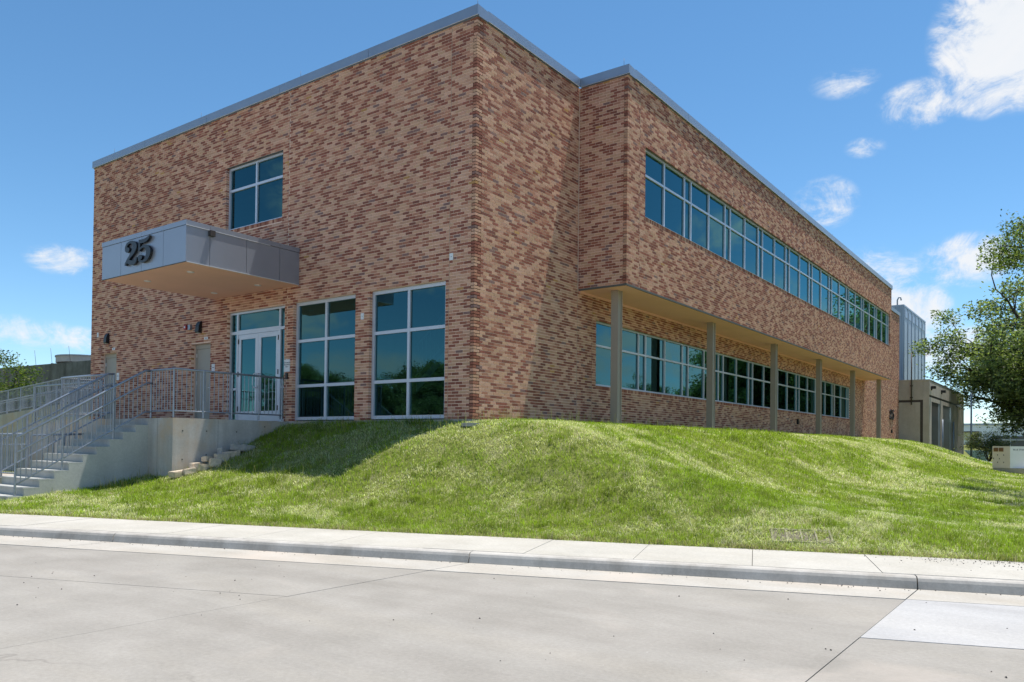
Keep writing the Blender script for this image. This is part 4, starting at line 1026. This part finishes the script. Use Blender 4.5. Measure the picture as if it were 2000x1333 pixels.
for x_ in (-61,-57.8,-55.0,-52.0): 
    t_ = thing('roof_mast', 'thin leaning mast on the parking structure roof', 'mast', (x_,15.5,5.3), 'masts on the parking structure'); MB().tube([(x_,15.5,5.2),(x_-.35,15.5,6.6)], .014, 5).build('pole', 'steel_dark', t_); BOX('foot', 'steel_dark', t_, x_-.08, x_+.08, 15.42, 15.58, 5.2, 5.4)

# ------------------------------------------------------------------ vegetation
def leaves_mesh(name, cen, nrm_up, size, cols, rs, aspect=.45, face=.5):
    n = len(cen)
    a = rs.normal(size=(n,3)); a[:,2] *= .6; a /= np.linalg.norm(a,axis=1)[:,None]
    up = rs.normal(size=(n,3)); up[:,2] += nrm_up; b_ = np.cross(a, up); b_ /= np.linalg.norm(b_,axis=1)[:,None]+1e-9
    s = size*rs.uniform(.6,1.35,size=(n,1))
    V = np.stack([cen-a*s*.5, cen+b_*s*aspect*.5+a*s*.05, cen+a*s*.5, cen-b_*s*aspect*.5+a*s*.05], 1).reshape(-1,3)
    me = bpy.data.meshes.new(name); me.vertices.add(4*n); me.vertices.foreach_set('co', V.ravel())
    me.loops.add(4*n); me.loops.foreach_set('vertex_index', np.arange(4*n)); me.polygons.add(n)
    me.polygons.foreach_set('loop_start', np.arange(0,4*n,4)); me.polygons.foreach_set('loop_total', np.full(n,4)); me.update()
    at = me.attributes.new('leaf_col', 'FLOAT_COLOR', 'FACE'); at.data.foreach_set('color', np.concatenate([cols, np.ones((n,1))],1).astype(np.float32).ravel())
    me.materials.append(MAT['leaf']); return me
def leaf_cols(n, rs, base=(.060,.092,.026), yel=(.125,.150,.035), dark=(.030,.050,.018)):
    t = rs.rand(n,1); q = rs.rand(n,1)
    c = np.array(base)*(.75+.5*t)
    c = np.where(q > .82, np.array(yel)*(.8+.4*t), c); return np.where(q < .2, np.array(dark)*(.8+.5*t), c)
def make_tree(name, label, loc, seed, height, trunk_h, rad, zlo, trunk_r, n_leaf, leaf, n_limb=7, group=None, lean=(0,0), base=(.060,.092,.026), yel=(.125,.150,.035), clump=.55):
    rs = np.random.RandomState(seed); rg = random.Random(seed)
    mb = MB(); tips = []
    top = Vector((lean[0]*.4, lean[1]*.4, trunk_h))
    mb.tube([(0,0,-.3),(.02,.03,trunk_h*.35),(lean[0]*.2,lean[1]*.2,trunk_h*.7),top], [trunk_r*1.35,trunk_r,trunk_r*.85,trunk_r*.8], 10)
    def grow(p, tgt, r, depth):
        d = tgt-p; ln = d.length
        mid1 = p+d*.35+Vector((rg.uniform(-.1,.1),rg.uniform(-.1,.1),rg.uniform(.02,.16)))*ln
        mid2 = p+d*.7+Vector((rg.uniform(-.1,.1),rg.uniform(-.1,.1),rg.uniform(-.02,.12)))*ln
        mb.tube([p,mid1,mid2,tgt], [r,r*.75,r*.5,r*.22], 6 if depth < 2 else 4, False)
        pts = [p.lerp(mid1,.8),mid1,mid1.lerp(mid2,.5),mid2,mid2.lerp(tgt,.5),tgt]
        if depth >= 2: tips.extend([mid2,tgt,mid2.lerp(tgt,.5)]); return
        nb = 6 if depth == 0 else 5
        for i in range(nb):
            q = pts[rg.randrange(1,6)]
            l2 = ln*(rg.uniform(.35,.6))
            dv = (d.normalized()*.7+Vector((rg.gauss(0,.7),rg.gauss(0,.7),rg.gauss(.1,.5)))).normalized()
            grow(q, q+dv*l2, r*.42, depth+1)
        tips.append(tgt)
    for i in range(n_limb):
        t = 2*math.pi*(i+rg.uniform(-.3,.3))/n_limb; el_ = rg.uniform(.05,1.0)
        rr = rad*rg.uniform(.62,.85)
        zc = zlo+(height-zlo)*(.22+.55*el_)
        rr *= math.sqrt(max(.15, 1-((zc-(zlo+height)/2)/((height-zlo)/2))**2))
        grow(top-Vector((0,0,rg.uniform(0,.25)*trunk_h)), Vector((lean[0]+rr*math.cos(t), lean[1]+rr*math.sin(t), zc)), trunk_r*.5, 0)
    tp = np.array([tuple(t_) for t_ in tips])
    w_ = rs.gamma(1.2, 1, size=len(tp)); w_ /= w_.sum()
    ci = rs.choice(len(tp), n_leaf, p=w_)
    cen = tp[ci]+np.clip(rs.normal(size=(n_leaf,3)),-1.5,1.5)*np.array([clump,clump,clump*.6])
    keep = cen[:,2] > zlo*.6; cen = cen[keep]
    col_ = leaf_cols(len(cen), rs, base, yel)*(.8+.4*rs.rand(len(tp))[ci][keep])[:,None]
    t_ = thing(name, label, 'tree', loc, group)
    k1 = mb.build('trunk', 'bark', None); k1.parent = t_
    k2 = link(leaves_mesh('crown', cen, 1.0, leaf, col_, rs), 'crown', None); k2.parent = t_
    return t_
def copy_tree(t, loc, rot, label, group=None, sc=1):
    c = t.copy(); COL.objects.link(c); c.location = loc; c.rotation_euler = (0,0,rot); c.scale = (sc,sc,sc); c['label'] = label
    if group: c['group'] = group
    for ch in t.children:
        d = ch.copy(); COL.objects.link(d); d.parent = c
    return c
oak = make_tree('oak_tree', 'large spreading oak tree behind the generator and shrub', (11.2,61,-1.9), 57, 12.2, 2.6, 8.2, 1.6, .55, 190000, .26, 26, base=(.23,.28,.125), yel=(.38,.42,.19), clump=.62)
nt = make_tree('oak_tree', 'near leafy tree reaching over the edge of the lawn', (15.7,15.5,-1.9), 23, 10.8, 2.4, 6.4, 3.4, .38, 150000, .10, 15, base=(.12,.17,.055), yel=(.28,.31,.09), clump=.30)
lt = make_tree('broadleaf_tree', 'bright green tree in front of the dark parking structure', (-47.0,8.0,-2.0), 31, 6.2, 1.8, 3.3, 1.0, .2, 42000, .17, 10, base=(.085,.13,.028), yel=(.17,.20,.04), clump=.42)
sh = make_tree('shrub', 'round shrub in front of the far white shed', (4.85,52,-2.0), 41, 2.9, .7, 1.15, .9, .07, 9000, .10, 8, base=(.15,.19,.085), yel=(.30,.27,.13), clump=.18)
sh['category'] = 'shrub'
# trees that only the windows show, mirrored
g_ = 'trees across the way mirrored in the side windows'
for i, (x, y, s_) in enumerate(((25,56,.52),(37,64,.60),(21,88,.62),(48,62,.66))): copy_tree(oak, (x,y,-2.0), i*1.3, 'leafy tree across the way mirrored in the side windows', g_, s_)
g_ = 'trees across the road mirrored in the entrance windows'
for i, (x, y, s_) in enumerate(((-27,-33,.55),(-36,-38,.62),(-20,-36,.5),(-47,-36,.6))): copy_tree(oak, (x,y,-2.1), i*1.7+.5, 'leafy tree across the road mirrored in the entrance windows', g_, s_)

# --- grass: short mown blades, straw clippings, a few tall stems; too many to count
rs = np.random.RandomState(99)
def lawn_ok(x, y):
    g = (y-edge_y(x))/NE
    ok = (g > -.02)
    ok &= ~((y > -.02) & (x < .03) & (y < 46.4))
    ok &= ~((x < XL+.02) & (y > YL-.02))
    ok &= ~(x < XS+.03)
    ok &= ~((np.abs((x-gx)*.93+(y-gy)*.36) < .36) & (np.abs(-(x-gx)*.36+(y-gy)*.93) < .13) & (np.sin(x*9173.+y*5531.) > -.25))
    ok &= ~((x < 1.95) & (y > 46.4))
    return ok
VX = np.array(cf); VR = np.array(cr)
def visible(x, y):
    d0, d1 = x-CAM.x, y-CAM.y
    dep = d0*cf.x+d1*cf.y; lat = d0*cr.x+d1*cr.y
    return (dep > 1) & (np.abs(lat)/dep < .69)
gpx, gpy, gsz = [], [], []
for (x0,x1,y0,y1,dmin,dmax,density,wd) in ((-7.2,13,-8.5,6,0,14,2300,.0055),(-7.2,14,-8.5,16,14,21,1150,.0080),(0,14,-2,34,21,38,420,.013),(0,14,18,75,38,80,130,.024)):
    n_ = int((x1-x0)*(y1-y0)*density); x = rs.uniform(x0,x1,n_); y = rs.uniform(y0,y1,n_); d = np.hypot(x-CAM.x, y-CAM.y)
    k_ = (d >= dmin)&(d < dmax)&lawn_ok(x,y)&visible(x,y); gpx.append(x[k_]); gpy.append(y[k_]); gsz.append(np.full(k_.sum(), wd))
x = np.concatenate(gpx); y = np.concatenate(gpy); wd = np.concatenate(gsz); n = len(x)
z = terrain(x, y)
GN = np.random.RandomState(4).rand(256,256)
def vnoise(a, b_):
    i = np.floor(a).astype(int); j = np.floor(b_).astype(int); u = a-i; v = b_-j; u = u*u*(3-2*u); v = v*v*(3-2*v)
    return (GN[i%256,j%256]*(1-u)+GN[(i+1)%256,j%256]*u)*(1-v)+(GN[i%256,(j+1)%256]*(1-u)+GN[(i+1)%256,(j+1)%256]*u)*v
def fbm(a, b_): return .5*vnoise(a,b_)+.3*vnoise(2.1*a+7,2.1*b_+3)+.2*vnoise(4.7*a+1,4.7*b_+9)
dry = fbm(x*.5+20, y*.5+11)*.55+fbm(x*2.4, y*2.4)*.45
lush = fbm(x*.35+50, y*.35+31)
tall = fbm(x*.9+5, y*.9+77)
# long unmown grass lies close to the walls, shorter where it was mown
wall_d = np.minimum(np.where(x < 0, -y, 9), np.minimum(np.abs(x-.4)+np.where(y < 0, 9, 0), np.where(y > YL, x-XL, x-XS)))
near_wall = np.clip(1-wall_d/.8, 0, 1)
hgt = (.045+.05*rs.rand(n)+.05*np.clip(tall-.45,0,1)+.07*near_wall*rs.rand(n))*np.where(wd > .012, 1.25, 1.0)
isdry = rs.rand(n) < np.clip((dry-.435)*6.5, .08, .94)
th = rs.uniform(0, 2*np.pi, n); lean_ = rs.uniform(.3, 1.5, n)*np.where(isdry, 2.0, 1.0)
tuft = np.clip((vnoise(x*2.3+40,y*2.3+9)*.6+vnoise(x*6.1,y*6.1)*.4-.60)*6,0,1)
hgt = np.where(isdry, hgt*.72, hgt)*(1+.7*tuft)
ge_ = (y-edge_y(x))/NE
isdry = isdry | ((ge_ < .16) & (rs.rand(n) < .55))
dirx, diry = np.cos(th), np.sin(th); px_, py_ = -diry, dirx
ft = th+rs.uniform(-.6,.6,n)
w2 = wd*rs.uniform(.7,1.3,n)*.5
b0 = np.stack([x-px_*w2, y-py_*w2, z-.012],1); b1 = np.stack([x+px_*w2, y+py_*w2, z-.012],1)
mx_, my_ = x+dirx*hgt*lean_*.3, y+diry*hgt*lean_*.3
m0 = np.stack([mx_-px_*w2*.8, my_-py_*w2*.8, z+hgt*.55],1); m1 = np.stack([mx_+px_*w2*.8, my_+py_*w2*.8, z+hgt*.55],1)
tp = np.stack([x+dirx*hgt*lean_, y+diry*hgt*lean_, z+hgt*(1.05-.35*np.clip(lean_,0,2.4))],1)
t = rs.rand(n,1); lu = lush[:,None]
cl = (.45+1.15*vnoise(x*9+3,y*9+8)*.6+1.15*vnoise(x*23,y*23)*.4)[:,None]  # clump tone: turf variation, also painted-in self-shading and dark gaps between tufts
gc = (np.array((.185,.30,.018))*(1-lu)+np.array((.295,.365,.030))*lu)*(.6+.8*t)*cl*(1-.3*tuft[:,None])
dc = np.where((ge_ < .16)[:,None], np.array((.34,.28,.18)), np.array((.68,.65,.47)))*(.6+.7*t)*(.4+.6*cl)
pc = np.array((.42,.48,.17))*(.7+.6*t)*(.3+.7*cl)
cols = np.where(isdry[:,None], np.where(rs.rand(n,1) > .45, dc, pc), gc)
# tall seed stems in the unmown corner
ns = 420
sx0 = np.concatenate([rs.uniform(-6,.6,ns*2), rs.uniform(-7.0,-6.1,ns//2), rs.uniform(.05,1.3,ns)]); sy0 = np.concatenate([rs.normal(-1.6,1.3,ns*2), rs.uniform(-5.6,-3.2,ns//2), rs.uniform(-.6,9,ns)])
kk = lawn_ok(sx0,sy0)&(sy0 > -4.6)&(rs.rand(len(sx0)) < .62); sx0, sy0 = sx0[kk], sy0[kk]; n3 = len(sx0); sz0 = terrain(sx0,sy0); sh_ = rs.uniform(.14,.42,n3); st_ = rs.uniform(0,2*np.pi,n3); sl = rs.uniform(.1,.8,n3); sw = .0032
sb0 = np.stack([sx0-sw,sy0,sz0-.01],1); sb1 = np.stack([sx0+sw,sy0,sz0-.01],1)
smx, smy = sx0+np.cos(st_)*sh_*sl*.25, sy0+np.sin(st_)*sh_*sl*.25
sm0 = np.stack([smx-sw,smy,sz0+sh_*.65],1); sm1 = np.stack([smx+sw,smy,sz0+sh_*.65],1)
stp = np.stack([sx0+np.cos(st_)*sh_*sl,sy0+np.sin(st_)*sh_*sl,sz0+sh_*(1-.3*sl)],1)
b0, b1, m0, m1, tp = (np.concatenate(q) for q in ((b0,sb0),(b1,sb1),(m0,sm0),(m1,sm1),(tp,stp)))
cols = np.concatenate([cols, np.array((.30,.29,.15))*(.7+.6*rs.rand(n3,1))])
n = len(b0)
V = np.stack([b0,b1,m0,m1,tp],1).reshape(-1,3)
me = bpy.data.meshes.new('grass'); me.vertices.add(5*n); me.vertices.foreach_set('co', V.astype(np.float32).ravel())
o5 = (np.arange(n)*5)[:,None]
lp = np.concatenate([o5+np.array([0,1,3,2]), o5+np.array([2,3,4])],1).ravel()
me.loops.add(7*n); me.loops.foreach_set('vertex_index', lp); me.polygons.add(2*n)
ls = np.stack([np.arange(n)*7, np.arange(n)*7+4],1).ravel(); me.polygons.foreach_set('loop_start', ls); me.polygons.foreach_set('loop_total', np.tile([4,3],n)); me.update()
at = me.attributes.new('leaf_col', 'FLOAT_COLOR', 'FACE'); at.data.foreach_set('color', np.repeat(np.concatenate([cols,np.ones((n,1))],1),2,axis=0).astype(np.float32).ravel())
tag(link(me, 'grass', 'grass_blade'), 'short mown green grass with straw coloured clippings on the mound', 'grass', kind='stuff')
print('bricks', len(BR), 'blades', n)

scene.render.engine = 'CYCLES'
scene.cycles.max_bounces = 6; scene.cycles.transparent_max_bounces = 12
